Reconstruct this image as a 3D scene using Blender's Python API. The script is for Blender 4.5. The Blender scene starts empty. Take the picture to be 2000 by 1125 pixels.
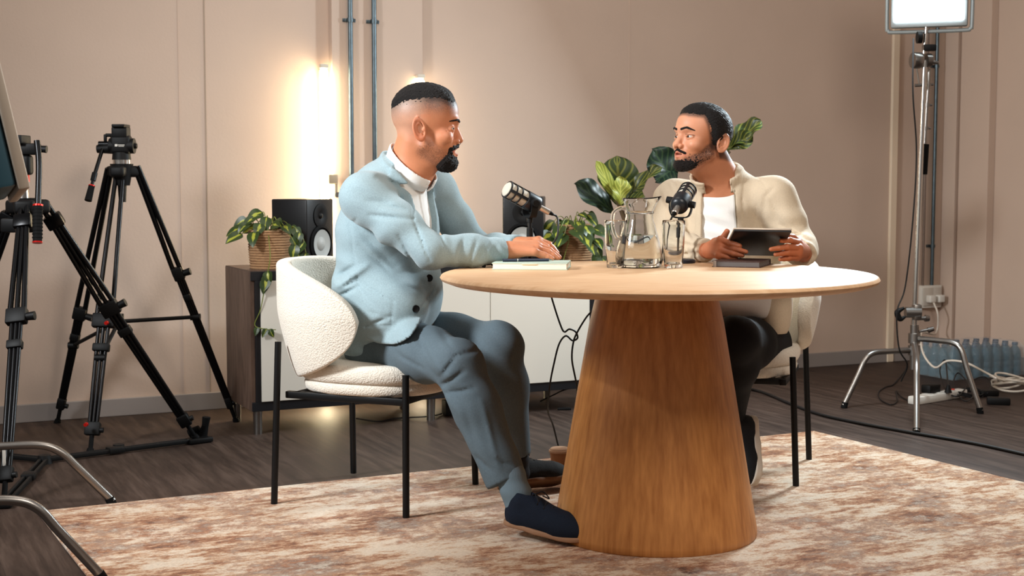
import bpy, bmesh, math, random
import numpy as np
from mathutils import Vector, Matrix
random.seed(4)
SC = bpy.context.scene
COL = SC.collection
PI = math.pi
# ------------------------------------------------------------------ camera, world, lights, exposure
FPX = 2780.0; CAMZ = 1.022; PITCH = math.atan((562.5 - 345) / FPX)
cam_d = bpy.data.cameras.new('camera'); cam = bpy.data.objects.new('camera', cam_d); COL.objects.link(cam)
cam_d.sensor_width = 36.0; cam_d.lens = FPX / 2000 * 36.0
cam.location = (0, 0, CAMZ); cam.rotation_euler = (PI / 2 - PITCH, 0, 0)
cam_d.dof.use_dof = True; cam_d.dof.focus_distance = 4.25; cam_d.dof.aperture_fstop = 7.0
cam_d.clip_start = 0.05
SC.camera = cam
SC.view_settings.view_transform = 'Standard'; SC.view_settings.look = 'None'
SC.view_settings.gamma = 1.0; SC.view_settings.exposure = 0.08
SC.view_settings.use_curve_mapping = False
SC.cycles.use_denoising = True
SC.cycles.max_bounces = 10; SC.cycles.transmission_bounces = 10; SC.cycles.transparent_max_bounces = 12
SC.cycles.caustics_reflective = False; SC.cycles.caustics_refractive = False
SC.cycles.sample_clamp_indirect = 6.0
W = bpy.data.worlds.new('world'); SC.world = W; W.use_nodes = True
W.node_tree.nodes['Background'].inputs[0].default_value = (1.0, 0.90, 0.82, 1)
W.node_tree.nodes['Background'].inputs[1].default_value = 0.20

def area(name, loc, target, size, power, color, size_y=None, spread=None):
    l = bpy.data.lights.new(name, 'AREA'); l.energy = power; l.color = color; l.size = size
    if size_y: l.shape = 'RECTANGLE'; l.size_y = size_y
    if spread: l.spread = spread
    o = bpy.data.objects.new(name, l); COL.objects.link(o); o.location = loc
    o.rotation_euler = (Vector(target) - Vector(loc)).to_track_quat('-Z', 'Y').to_euler()
    return o
area('key_softbox', (-2.75, 2.75, 2.35), (0.0, 4.5, 0.75), 0.55, 42, (0.95, 0.98, 1.0), spread=1.55)
area('front_softbox', (1.3, 1.7, 3.0), (0.3, 4.4, 0.6), 0.9, 58, (1.0, 0.90, 0.80))
area('panel_lamp', (1.66, 5.93, 1.80), (0.75, 4.6, 0.95), 0.30, 72, (0.80, 0.93, 1.0))
area('room_lamp', (-0.3, 4.6, 3.5), (-0.1, 4.8, 0.0), 1.6, 22, (1.0, 0.9, 0.8))

# ------------------------------------------------------------------ pixel helpers (where things stand)
FW = Vector((0, math.cos(PITCH), -math.sin(PITCH))); UP = Vector((0, math.sin(PITCH), math.cos(PITCH)))
def ray(px, py): return FW + Vector((1, 0, 0)) * ((px - 1000) / FPX) - UP * ((py - 562.5) / FPX)
def P(px, py, Y):
    d = ray(px, py); return Vector((0, 0, CAMZ)) + d * (Y / d.y)
def G(px, py, z=0.0):
    d = ray(px, py); return Vector((0, 0, CAMZ)) + d * ((z - CAMZ) / d.z)
# the back wall frame: u along the wall to the right, v out into the room
WA = math.radians(64.66)
wu = Vector((math.sin(WA), math.cos(WA), 0)); wn = Vector((math.cos(WA), -math.sin(WA), 0))
W0 = G(0, 828)
def WP(u, v, z): return W0 + wu * u + wn * v + Vector((0, 0, z))
def WU(px, py, v=0.0):
    d = ray(px, py); o = Vector((0, 0, CAMZ)); t = ((W0 + wn * v) - o).dot(wn) / d.dot(wn)
    p = o + d * t; return (p - W0).dot(wu), p.z
WROT = math.atan2(wu.y, wu.x)

# ------------------------------------------------------------------ materials
def s2l(c):
    return tuple(((v / 255) / 12.92 if v / 255 <= 0.04045 else ((v / 255 + 0.055) / 1.055) ** 2.4) for v in c) + (1,)
MATS = {}
class NT:
    def __init__(s, m): s.t = m.node_tree; s.n = s.t.nodes; s.b = s.n['Principled BSDF']
    def new(s, typ, **k):
        x = s.n.new(typ)
        for a, b in k.items(): setattr(x, a, b)
        return x
    def link(s, a, b): s.t.links.new(a, b)
def mat(name, rgb=(128, 128, 128), rough=0.6, metal=0.0, bump=0.0, bscale=80, var=0.0, vscale=8, stretch=None,
        emit=None, estr=0, trans=0.0, ior=1.45, sheen=0.0, spec=0.5, coat=0.0, bdetail=4, alpha=1.0, sss=0.0, vcol=None):
    if name in MATS: return MATS[name]
    m = bpy.data.materials.new(name); m.use_nodes = True; MATS[name] = m
    T = NT(m); b = T.b; c = s2l(rgb)
    b.inputs['Base Color'].default_value = c; b.inputs['Roughness'].default_value = rough
    b.inputs['Metallic'].default_value = metal; b.inputs['IOR'].default_value = ior
    b.inputs['Transmission Weight'].default_value = trans; b.inputs['Sheen Weight'].default_value = sheen
    b.inputs['Specular IOR Level'].default_value = spec; b.inputs['Coat Weight'].default_value = coat
    b.inputs['Alpha'].default_value = alpha
    if sss: b.inputs['Subsurface Weight'].default_value = sss; b.inputs['Subsurface Radius'].default_value = (0.012, 0.005, 0.003); b.inputs['Subsurface Scale'].default_value = 1.0
    if emit: b.inputs['Emission Color'].default_value = s2l(emit); b.inputs['Emission Strength'].default_value = estr
    tc = T.new('ShaderNodeTexCoord'); mp = T.new('ShaderNodeMapping')
    T.link(tc.outputs['Object'], mp.inputs[0])
    if stretch: mp.inputs['Scale'].default_value = stretch
    src = None
    if vcol:
        at = T.new('ShaderNodeAttribute', attribute_name=vcol); src = at.outputs['Color']; T.link(src, b.inputs['Base Color'])
    if var:
        nz = T.new('ShaderNodeTexNoise'); nz.inputs['Scale'].default_value = vscale; nz.inputs['Detail'].default_value = 6
        T.link(mp.outputs[0], nz.inputs[0])
        mr = T.new('ShaderNodeMapRange'); mr.inputs[1].default_value = .3; mr.inputs[2].default_value = .7
        mr.inputs[3].default_value = 1 - var; mr.inputs[4].default_value = 1 + var
        T.link(nz.outputs[0], mr.inputs[0])
        mx = T.new('ShaderNodeVectorMath', operation='SCALE')
        if src: T.link(src, mx.inputs[0])
        else: mx.inputs[0].default_value = c[:3]
        T.link(mr.outputs[0], mx.inputs['Scale']); T.link(mx.outputs[0], b.inputs['Base Color'])
    if bump:
        nz = T.new('ShaderNodeTexNoise'); nz.inputs['Scale'].default_value = bscale; nz.inputs['Detail'].default_value = bdetail
        T.link(mp.outputs[0], nz.inputs[0])
        bp = T.new('ShaderNodeBump'); bp.inputs['Strength'].default_value = bump; bp.inputs['Distance'].default_value = 0.01
        T.link(nz.outputs[0], bp.inputs['Height']); T.link(bp.outputs[0], b.inputs['Normal'])
    return m
def ramp(T, fac, stops):
    r = T.new('ShaderNodeValToRGB'); e = r.color_ramp.elements
    while len(e) < len(stops): e.new(0.5)
    for k, (p, c) in enumerate(stops): e[k].position = p; e[k].color = s2l(c)
    T.link(fac, r.inputs[0]); return r.outputs[0]
def wood(name, light, dark, scale, rough=0.4, coat=0.0, contrast=1.0, rings=3.0):
    m = mat(name, light, rough, coat=coat); T = NT(m)
    tc = T.new('ShaderNodeTexCoord'); mp = T.new('ShaderNodeMapping'); mp.inputs['Scale'].default_value = scale
    T.link(tc.outputs['Object'], mp.inputs[0])
    n1 = T.new('ShaderNodeTexNoise'); n1.inputs['Scale'].default_value = 1.0; n1.inputs['Detail'].default_value = 1.5; n1.inputs['Roughness'].default_value = .4
    T.link(mp.outputs[0], n1.inputs[0])
    mm = T.new('ShaderNodeMath', operation='MULTIPLY'); mm.inputs[1].default_value = rings * 6
    T.link(n1.outputs[0], mm.inputs[0])
    pp = T.new('ShaderNodeMath', operation='PINGPONG'); pp.inputs[1].default_value = 1.0; T.link(mm.outputs[0], pp.inputs[0])
    mp2 = T.new('ShaderNodeMapping'); mp2.inputs['Scale'].default_value = (scale[0] * 16, scale[1] * 16, scale[2] * 16 if scale[2] > .9 else scale[2] * 6); T.link(tc.outputs['Object'], mp2.inputs[0])
    n2 = T.new('ShaderNodeTexNoise'); n2.inputs['Scale'].default_value = 1.0; n2.inputs['Detail'].default_value = 5; T.link(mp2.outputs[0], n2.inputs[0])
    a = T.new('ShaderNodeMath', operation='MULTIPLY'); a.inputs[1].default_value = .42 * contrast; T.link(pp.outputs[0], a.inputs[0])
    b2 = T.new('ShaderNodeMath', operation='MULTIPLY'); b2.inputs[1].default_value = .9; T.link(n2.outputs[0], b2.inputs[0])
    s = T.new('ShaderNodeMath', operation='ADD'); T.link(a.outputs[0], s.inputs[0]); T.link(b2.outputs[0], s.inputs[1])
    T.link(ramp(T, s.outputs[0], [(0.2, light), (0.95, dark)]), T.b.inputs['Base Color'])
    return m

# ------------------------------------------------------------------ objects
def tag(o, label=None, cat=None, group=None, kind=None):
    if label: o['label'] = label
    if cat: o['category'] = cat
    if group: o['group'] = group
    if kind: o['kind'] = kind
    return o
def thing(name, label, cat, loc=(0, 0, 0), rotz=0.0, group=None):
    o = bpy.data.objects.new(name, None); COL.objects.link(o); o.empty_display_size = 0.1
    o.location = loc; o.rotation_euler = (0, 0, rotz)
    return tag(o, label, cat, group)
def wm(o):
    m = Matrix.Translation(o.location) @ o.rotation_euler.to_matrix().to_4x4()
    return (wm(o.parent) @ m) if o.parent else m
def obj(name, bm, m, parent=None, world=True, smooth=True, loc=None):
    """link a bmesh as one object; verts are given in world space unless world=False (then parent space)"""
    me = bpy.data.meshes.new(name)
    inv = None
    if world:
        if parent is not None: inv = wm(parent).inverted()
        elif loc is not None: inv = Matrix.Translation(-Vector(loc))
    if inv is not None: bm.transform(inv)
    bmesh.ops.recalc_face_normals(bm, faces=bm.faces) if not getattr(bm, '_', None) and len(bm.faces) < 60000 else None
    bm.to_mesh(me); bm.free()
    for p in me.polygons: p.use_smooth = smooth
    if smooth:
        try: me.set_sharp_from_angle(angle=math.radians(42))
        except Exception: pass
    ms = m if isinstance(m, (list, tuple)) else [m]
    for x in ms: me.materials.append(x)
    o = bpy.data.objects.new(name, me); COL.objects.link(o)
    if parent is not None: o.parent = parent
    elif loc is not None: o.location = loc
    return o
def struct(name, bm, m, smooth=False):
    o = obj(name, bm, m, smooth=smooth); o['kind'] = 'structure'; return o
def copy_tree(o, parent=None):
    c = o.copy(); COL.objects.link(c)
    if parent is not None: c.parent = parent
    for ch in list(o.children): copy_tree(ch, c)
    return c
def frame(axis):
    z = Vector(axis).normalized(); t = Vector((0, 0, 1)) if abs(z.z) < .95 else Vector((1, 0, 0))
    x = t.cross(z).normalized(); y = z.cross(x); return x, y, z
def M3(x, y, z, o=(0, 0, 0)):
    m = Matrix.Identity(4)
    for i, v in enumerate((x, y, z)):
        for j in range(3): m[j][i] = v[j]
    for j in range(3): m[j][3] = o[j]
    return m
def box(bm, c, s, M=None, bevel=0.0, seg=2, mi=0):
    """c centre, s full size, M orientation/placement applied after"""
    r = bmesh.ops.create_cube(bm, size=1.0); vs = r['verts']
    bmesh.ops.scale(bm, vec=s, verts=vs); bmesh.ops.translate(bm, vec=c, verts=vs)
    if M is not None: bmesh.ops.transform(bm, matrix=M, verts=vs)
    fs = list({f for v in vs for f in v.link_faces})
    for f in fs: f.material_index = mi
    if bevel > 0:
        es = list({e for v in vs for e in v.link_edges})
        bmesh.ops.bevel(bm, geom=es, offset=bevel, segments=seg, profile=0.5, affect='EDGES', clamp_overlap=True)
def cyl(bm, a, b, r1, r2=None, seg=20, caps=True, mi=0):
    r2 = r1 if r2 is None else r2; a = Vector(a); b = Vector(b); x, y, z = frame(b - a)
    A = []; B = []
    for k in range(seg):
        t = 2 * PI * k / seg; d = x * math.cos(t) + y * math.sin(t)
        A.append(bm.verts.new(a + d * r1)); B.append(bm.verts.new(b + d * r2))
    for k in range(seg):
        f = bm.faces.new((A[k], A[(k + 1) % seg], B[(k + 1) % seg], B[k])); f.material_index = mi
    if caps:
        f = bm.faces.new(A[::-1]); f.material_index = mi; f = bm.faces.new(B); f.material_index = mi
def catmull(pts, n=8):
    pts = [Vector(p) for p in pts]; out = []
    q = [pts[0] * 2 - pts[1]] + pts + [pts[-1] * 2 - pts[-2]]
    for i in range(1, len(q) - 2):
        for k in range(n):
            t = k / n; a, b, c, d = q[i - 1], q[i], q[i + 1], q[i + 2]
            out.append(0.5 * ((2 * b) + (c - a) * t + (2 * a - 5 * b + 4 * c - d) * t * t + (3 * b - a - 3 * c + d) * t ** 3))
    out.append(pts[-1]); return out
def tube(bm, pts, r, seg=10, smooth=8, caps=True, mi=0):
    pts = catmull(pts, smooth) if smooth else [Vector(p) for p in pts]
    n = len(pts); rs = r if isinstance(r, (list, tuple)) else None
    prev = None; rings = []
    for i, p in enumerate(pts):
        t = (pts[min(i + 1, n - 1)] - pts[max(i - 1, 0)])
        if t.length < 1e-9: t = Vector((0, 0, 1))
        t.normalize()
        if prev is None: x, y, _ = frame(t)
        else:
            x = prev - t * prev.dot(t); x.normalize(); y = t.cross(x)
        prev = x
        if rs:
            q = i / (n - 1) * (len(rs) - 1); k = min(int(q), len(rs) - 2); rr = rs[k] + (rs[k + 1] - rs[k]) * (q - k)
        else: rr = r
        rings.append([bm.verts.new(p + (x * math.cos(2 * PI * k / seg) + y * math.sin(2 * PI * k / seg)) * rr) for k in range(seg)])
    for i in range(n - 1):
        for k in range(seg):
            f = bm.faces.new((rings[i][k], rings[i][(k + 1) % seg], rings[i + 1][(k + 1) % seg], rings[i + 1][k])); f.material_index = mi
    if caps:
        bm.faces.new(rings[0][::-1]).material_index = mi; bm.faces.new(rings[-1]).material_index = mi
def lathe(bm, prof, seg=48, M=None, closed=False, mi=0, warp=None):
    M = M or Matrix.Identity(4); rings = []
    for (r, z) in prof:
        if r < 1e-6: rings.append([bm.verts.new(M @ Vector((0, 0, z)))]); continue
        ring = []
        for k in range(seg):
            t = 2 * PI * k / seg; p = Vector((r * math.cos(t), r * math.sin(t), z))
            if warp: p = warp(p, t)
            ring.append(bm.verts.new(M @ p))
        rings.append(ring)
    prs = list(zip(rings[:-1], rings[1:])) + ([(rings[-1], rings[0])] if closed else [])
    for A, B in prs:
        for k in range(seg):
            k2 = (k + 1) % seg
            if len(A) == 1 and len(B) == 1: continue
            if len(A) == 1: f = bm.faces.new((A[0], B[k2], B[k]))
            elif len(B) == 1: f = bm.faces.new((A[k], A[k2], B[0]))
            else: f = bm.faces.new((A[k], A[k2], B[k2], B[k]))
            f.material_index = mi
def BM(): return bmesh.new()
def T4(x, y=None, z=None):
    return Matrix.Translation(Vector(x) if y is None else Vector((x, y, z)))
def RZ(a): return Matrix.Rotation(a, 4, 'Z')

# ------------------------------------------------------------------ implicit surfaces for bodies, clothes, cushions
def V3(p): return np.array([p[0], p[1], p[2]], dtype=np.float32)
def creases(Q, lines, ymax, w=.006, amp=.004):
    """grooves (amp > 0) or ridges pressed into cloth along pixel lines, on the near side of ymax"""
    o = 0; m = 1 / (1 + np.exp(np.clip((Q[..., 1] - ymax) / .012, -30, 30)))
    for L in lines:
        (x0, y0), (x1, y1), D = L[0], L[1], L[2]; am = L[3] if len(L) > 3 else amp; ww = L[4] if len(L) > 4 else w
        a = P(x0, y0, D); b = P(x1, y1, D); q0, q1 = Q[..., 0] - a.x, Q[..., 2] - a.z; bx, bz = b.x - a.x, b.z - a.z
        t = np.clip((q0 * bx + q1 * bz) / (bx * bx + bz * bz), 0, 1); dd = (q0 - t * bx) ** 2 + (q1 - t * bz) ** 2
        o = o + am * np.exp(-dd / (ww * ww)) * (.35 + .65 * np.sin(PI * np.clip(t, .02, .98)))
    return o * m
def smin(a, b, k):
    h = np.clip(0.5 + 0.5 * (b - a) / k, 0, 1); return b + (a - b) * h - k * h * (1 - h)
def smax(a, b, k): return -smin(-a, -b, k)
def sph(Q, c, r): return np.sqrt(((Q - V3(c)) ** 2).sum(-1)) - r
def ell(Q, c, r, R=None):
    q = Q - V3(c)
    if R is not None: q = q @ R
    r = V3(r); k0 = np.sqrt(((q / r) ** 2).sum(-1)); k1 = np.sqrt(((q / (r * r)) ** 2).sum(-1)) + 1e-9
    return k0 * (k0 - 1) / k1
def cap(Q, a, b, ra, rb=None, ax=None, sc=1.0):
    """round cone; with ax/sc the section is widened by sc along ax"""
    rb = ra if rb is None else rb; a = V3(a); b = V3(b); q = Q - a; ab = b - a
    if ax is not None:
        ax = V3(ax); ax = ax / np.linalg.norm(ax); dq = q @ ax; q = q + dq[..., None] * ax * (1 / sc - 1)
        da = float(ab @ ax); ab = ab + da * ax * (1 / sc - 1)
    t = np.clip((q @ ab) / float(ab @ ab + 1e-12), 0, 1)
    return np.sqrt(((q - t[..., None] * ab) ** 2).sum(-1)) - (ra + (rb - ra) * t)
def chain(Q, pts, k=0.03, ax=None, sc=1.0):
    """pts = [(point, radius), ...]"""
    d = None
    for (a, ra), (b, rb) in zip(pts[:-1], pts[1:]):
        x = cap(Q, a, b, ra, rb, ax, sc); d = x if d is None else smin(d, x, k)
    return d
def rbox(Q, c, h, r=0.0, R=None):
    q = Q - V3(c)
    if R is not None: q = q @ R
    q = np.abs(q) - (V3(h) - r)
    return np.sqrt((np.maximum(q, 0) ** 2).sum(-1)) + np.minimum(q.max(-1), 0) - r
def plane(Q, p, n):
    n = V3(n); n = n / np.linalg.norm(n); return (Q - V3(p)) @ n
def wob(Q, f, seed, n=5):
    rs = np.random.RandomState(seed); o = np.zeros(Q.shape[:-1], np.float32)
    for i in range(n):
        d = rs.normal(size=3); d /= np.linalg.norm(d); o += np.sin((Q @ d.astype(np.float32)) * f * rs.uniform(.6, 1.5) + rs.uniform(0, 6.28))
    return o / n
def folds(Q, c, rad, direc, freq, amp, seed=1):
    """a patch of cloth creases round c, running across direc"""
    q = Q - V3(c); d = V3(direc); d = d / np.linalg.norm(d)
    fall = np.exp(-(q ** 2).sum(-1) / (rad * rad))
    ph = (q @ d) * freq + 1.6 * wob(Q, 14, seed, 4)
    s = np.sin(ph); return amp * fall * (np.abs(s) ** 1.2 * np.sign(s))
def Rm(x, y, z):
    """rows->local: columns are the local axes in world"""
    return np.array([[x[i], y[i], z[i]] for i in range(3)], dtype=np.float32)
def nets(fn, lo, hi, h):
    """surface nets: returns verts (N,3), quads (M,4)"""
    lo = np.array(lo, float); hi = np.array(hi, float); n = np.ceil((hi - lo) / h).astype(int) + 1
    ax = [(lo[i] + h * np.arange(n[i])).astype(np.float32) for i in range(3)]
    D = np.empty(tuple(n), np.float32); step = max(1, int(700000 / (n[1] * n[2])))
    Yg, Zg = np.meshgrid(ax[1], ax[2], indexing='ij')
    for i in range(0, n[0], step):
        xs = ax[0][i:i + step]; Q = np.empty((len(xs), n[1], n[2], 3), np.float32)
        Q[..., 0] = xs[:, None, None]; Q[..., 1] = Yg; Q[..., 2] = Zg
        D[i:i + step] = fn(Q)
    D[0] = D[-1] = 1; D[:, 0] = D[:, -1] = 1; D[:, :, 0] = D[:, :, -1] = 1
    ins = D < 0
    cnt = np.zeros(tuple(n - 1), np.int8)
    for a in (0, 1):
        for b in (0, 1):
            for c in (0, 1): cnt += ins[a:n[0] - 1 + a, b:n[1] - 1 + b, c:n[2] - 1 + c]
    act = (cnt > 0) & (cnt < 8); I = np.argwhere(act); idx = -np.ones(tuple(n - 1), np.int64); idx[act] = np.arange(len(I))
    acc = np.zeros((len(I), 3)); num = np.zeros(len(I))
    cs = [(a, b, c) for a in (0, 1) for b in (0, 1) for c in (0, 1)]
    for p in cs:
        for q in cs:
            if sum(q) - sum(p) == 1 and all(q[i] >= p[i] for i in range(3)):
                dp = D[I[:, 0] + p[0], I[:, 1] + p[1], I[:, 2] + p[2]]; dq = D[I[:, 0] + q[0], I[:, 1] + q[1], I[:, 2] + q[2]]
                cr = (dp < 0) != (dq < 0); t = np.where(cr, dp / (dp - dq + 1e-20), 0)
                pos = np.array(p)[None] + (np.array(q) - np.array(p))[None] * t[:, None]
                acc += np.where(cr[:, None], pos, 0); num += cr
    V = (I + acc / num[:, None]) * h + lo
    F = []
    for axis in range(3):
        o1, o2 = [(1, 2), (2, 0), (0, 1)][axis]
        sl0 = [slice(None)] * 3; sl1 = [slice(None)] * 3
        sl0[axis] = slice(0, n[axis] - 1); sl1[axis] = slice(1, n[axis])
        a = ins[tuple(sl0)]; b = ins[tuple(sl1)]; E = np.argwhere(a != b)
        E = E[(E[:, o1] > 0) & (E[:, o2] > 0) & (E[:, o1] < n[o1] - 1) & (E[:, o2] < n[o2] - 1)]
        e1 = np.zeros(3, int); e1[o1] = 1; e2 = np.zeros(3, int); e2[o2] = 1
        q = [idx[tuple((E - x).T)] for x in (e1 * 0, e1, e1 + e2, e2)]
        f = np.stack(q, 1); inside = ins[tuple(E.T)]; f[~inside] = f[~inside][:, ::-1]; F.append(f)
    F = np.concatenate(F); F = F[(F >= 0).all(1)]
    return V, F
def relax(V, F, it=1, lam=0.5):
    E = np.concatenate([F[:, [0, 1]], F[:, [1, 2]], F[:, [2, 3]], F[:, [3, 0]]]); E = np.concatenate([E, E[:, ::-1]])
    for s in [lam, -lam * 1.03] * it:
        A = np.zeros_like(V); c = np.zeros(len(V)); np.add.at(A, E[:, 0], V[E[:, 1]]); np.add.at(c, E[:, 0], 1)
        V = V + s * (A / np.maximum(c, 1)[:, None] - V)
    return V
def sdf_obj(name, parts, m, parent=None, colfn=None, loc=None, it=1):
    """parts = [(fn, lo, hi, h), ...] all joined in one mesh object"""
    Vs, Fs, off = [], [], 0
    for fn, lo, hi, h in parts:
        V, F = nets(fn, lo, hi, h); V = relax(V, F, it); Vs.append(V); Fs.append(F + off); off += len(V)
    V = np.concatenate(Vs); F = np.concatenate(Fs)
    inv = wm(parent).inverted() if parent is not None else (Matrix.Translation(-Vector(loc)) if loc is not None else Matrix.Identity(4))
    A = np.array(inv); L = V @ A[:3, :3].T + A[:3, 3]
    me = bpy.data.meshes.new(name); me.vertices.add(len(L)); me.vertices.foreach_set('co', L.astype(np.float32).ravel())
    me.loops.add(len(F) * 4); me.loops.foreach_set('vertex_index', F.astype(np.int32).ravel())
    me.polygons.add(len(F)); me.polygons.foreach_set('loop_start', np.arange(0, len(F) * 4, 4, dtype=np.int32))
    me.polygons.foreach_set('use_smooth', np.ones(len(F), bool))
    me.update(calc_edges=True)
    if colfn is not None:
        c = np.ones((len(V), 4), np.float32); c[:, :3] = colfn(V.astype(np.float32))
        at = me.color_attributes.new('Col', 'FLOAT_COLOR', 'POINT'); at.data.foreach_set('color', c.ravel())
    me.materials.append(m); me.validate()
    o = bpy.data.objects.new(name, me); COL.objects.link(o)
    if parent is not None: o.parent = parent
    elif loc is not None: o.location = loc
    return o
# ================================================================== THE SETTING
WALLM = mat('wall_paint', (202, 180, 164), 0.78, bump=0.05, bscale=90, var=0.025, vscale=3)
SKIRT = mat('skirting_grey', (150, 142, 138), 0.5)
LITEDGE = mat('trim_cream', (232, 214, 190), 0.55)
GROOVE = mat('panel_joint', (166, 148, 132), 0.8)
BLACKM = mat('black_powdercoat', (7, 7, 8), 0.45, spec=.35)
BLACKP = mat('black_plastic', (9, 9, 10), 0.55, spec=.3)
RUBBER = mat('black_rubber', (9, 9, 10), 0.8, spec=.2)
CHROME = mat('chrome', (205, 202, 198), 0.2, 1.0)
STEEL = mat('brushed_steel', (150, 146, 142), 0.32, 1.0)
GALV = mat('galvanised_conduit', (92, 104, 110), 0.38, 0.8, var=.15, vscale=30)
WHITEP = mat('white_plastic', (225, 222, 214), 0.45)
REDM = mat('red_anodised', (200, 30, 22), 0.3, 0.5)
CABLEM = mat('black_cable', (14, 13, 14), 0.55)

uc, _ = WU(1846, 500)                       # room corner
u0 = -2.6; HC = 3.3
# floor
fm = mat('dark_wood_planks', (84, 68, 58), 0.5, spec=.28); T = NT(fm)
tc = T.new('ShaderNodeTexCoord'); mp = T.new('ShaderNodeMapping'); mp.inputs['Rotation'].default_value = (0, 0, -WROT - PI / 2)
T.link(tc.outputs['Object'], mp.inputs[0])
bk = T.new('ShaderNodeTexBrick'); bk.offset = 0.37; bk.inputs['Scale'].default_value = 1.0
bk.inputs['Brick Width'].default_value = 1.25; bk.inputs['Row Height'].default_value = .18; bk.inputs['Mortar Size'].default_value = .0015
bk.inputs['Color1'].default_value = (.44, .43, .43, 1); bk.inputs['Color2'].default_value = (.56, .55, .55, 1); bk.inputs['Mortar'].default_value = (.36, .36, .36, 1)
T.link(mp.outputs[0], bk.inputs[0])
mp2 = T.new('ShaderNodeMapping'); mp2.inputs['Scale'].default_value = (2.2, 22, 1); T.link(mp.outputs[0], mp2.inputs[0])
nz = T.new('ShaderNodeTexNoise'); nz.inputs['Scale'].default_value = 1.4; nz.inputs['Detail'].default_value = 8; nz.inputs['Roughness'].default_value = .65; T.link(mp2.outputs[0], nz.inputs[0])
c1 = ramp(T, nz.outputs[0], [(0.3, (52, 39, 33)), (0.5, (82, 65, 56)), (0.72, (112, 93, 82))])
mx = T.new('ShaderNodeVectorMath', operation='MULTIPLY'); T.link(c1, mx.inputs[0]); T.link(bk.outputs[0], mx.inputs[1]); T.link(mx.outputs[0], T.b.inputs['Base Color'])
mr = T.new('ShaderNodeMapRange'); mr.inputs[3].default_value = .46; mr.inputs[4].default_value = .68; T.link(nz.outputs[0], mr.inputs[0]); T.link(mr.outputs[0], T.b.inputs['Roughness'])
b = BM(); vs = [WP(u0, 0, 0), WP(uc, 0, 0), WP(uc, 9.5, 0), WP(u0, 9.5, 0)]
top = [b.verts.new(v) for v in vs]; bot = [b.verts.new(v - Vector((0, 0, .1))) for v in vs]
b.faces.new(top); b.faces.new(bot[::-1])
for i in range(4): b.faces.new((top[i], bot[i], bot[(i + 1) % 4], top[(i + 1) % 4]))
struct('floor', b, fm)

WM = M3(wu, wn, Vector((0, 0, 1)), W0)      # wall frame matrix: (u, v, z)
def wbox(bm, ua, ub, va, vb, za, zb, bevel=0, M=WM): box(bm, ((ua + ub) / 2, (va + vb) / 2, (za + zb) / 2), (ub - ua, vb - va, zb - za), M, bevel)
b = BM(); wbox(b, u0, uc + .12, -.12, 0, -.1, HC); struct('wall_back', b, WALLM)
b = BM(); wbox(b, uc, uc + .12, 0, 9.5, -.1, HC); struct('wall_right', b, WALLM)
# boxed-out pipe casing on the wall
ua_, _ = WU(645, 400); ub_, _ = WU(820, 400)
b = BM(); wbox(b, ua_, ub_, 0, .045, 0, HC, .002); struct('trim_1', b, WALLM)
# skirting
b = BM(); wbox(b, u0, ua_, 0, .014, 0, .076, .003); wbox(b, ub_, uc, 0, .014, 0, .076, .003); struct('baseboard_back', b, SKIRT)
b = BM(); wbox(b, uc - .014, uc, .014, 9.5, 0, .076, .003); struct('baseboard_right', b, SKIRT)
# panel joints, and a cream strip that paints in a lit wall edge
n = 2
for px, w_, d_, m_ in ((403, .005, .002, GROOVE), (1228, .0035, .001, WALLM), (352, .004, .0012, WALLM)):
    u, _ = WU(px, 300); b = BM(); wbox(b, u - w_ / 2, u + w_ / 2, 0, d_, .076, HC); struct('trim_%d' % n, b, m_); n += 1
u, _ = WU(1741, 400); b = BM(); wbox(b, u - .022, u + .022, 0, .02, 0.0, HC, .004); struct('trim_%d' % n, b, LITEDGE); n += 1
# column in the corner and flat pilasters of the right wall
u, _ = WU(1839, 400); b = BM(); wbox(b, u, uc, 0, .10, 0, HC, .003); struct('trim_%d' % n, b, WALLM); n += 1
RW = lambda px: (lambda d, o: ((W0 + wu * uc - o).dot(wu) / d.dot(wu)))(ray(px, 400), Vector((0, 0, CAMZ)))
def RV(px):      # distance out from the back wall where the right wall shows at column px
    t = RW(px); return ((Vector((0, 0, CAMZ)) + ray(px, 400) * t) - W0).dot(wn)
b = BM(); wbox(b, uc - .05, uc, RV(1884), RV(1941), 0, HC, .003); struct('trim_%d' % n, b, WALLM); n += 1
# rug
A = G(1590, 845); B = G(72, 1003); dr = (B - A).normalized(); L_ = (B - A).length; pr = Vector((-dr.y, dr.x, 0))
if pr.y > 0: pr = -pr
rm = mat('rug_pile', (200, 180, 160), 0.95, spec=.1, sheen=.2); T = NT(rm)
tc = T.new('ShaderNodeTexCoord'); mp = T.new('ShaderNodeMapping'); mp.inputs['Scale'].default_value = (1, 2.2, 1); T.link(tc.outputs['Object'], mp.inputs[0])
def nzt(sc, det, rgh, src, dist=0.0):
    z = T.new('ShaderNodeTexNoise'); z.inputs['Scale'].default_value = sc; z.inputs['Detail'].default_value = det; z.inputs['Roughness'].default_value = rgh
    z.inputs['Distortion'].default_value = dist; T.link(src, z.inputs[0]); return z.outputs[0]
big = nzt(2.6, 15, .86, mp.outputs[0], 0); mid = nzt(3.4, 15, .84, tc.outputs['Object'], 0); fine = nzt(120, 3, .6, mp.outputs[0])
cA = ramp(T, big, [(.39, (96, 64, 50)), (.46, (168, 112, 76)), (.495, (210, 172, 138)), (.54, (234, 216, 194)), (.72, (222, 202, 180))])
mB = ramp(T, mid, [(.50, (0, 0, 0)), (.58, (255, 255, 255))])
cB = ramp(T, big, [(.43, (214, 200, 182)), (.49, (132, 100, 84)), (.55, (190, 130, 90)), (.61, (108, 78, 62))])
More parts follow.
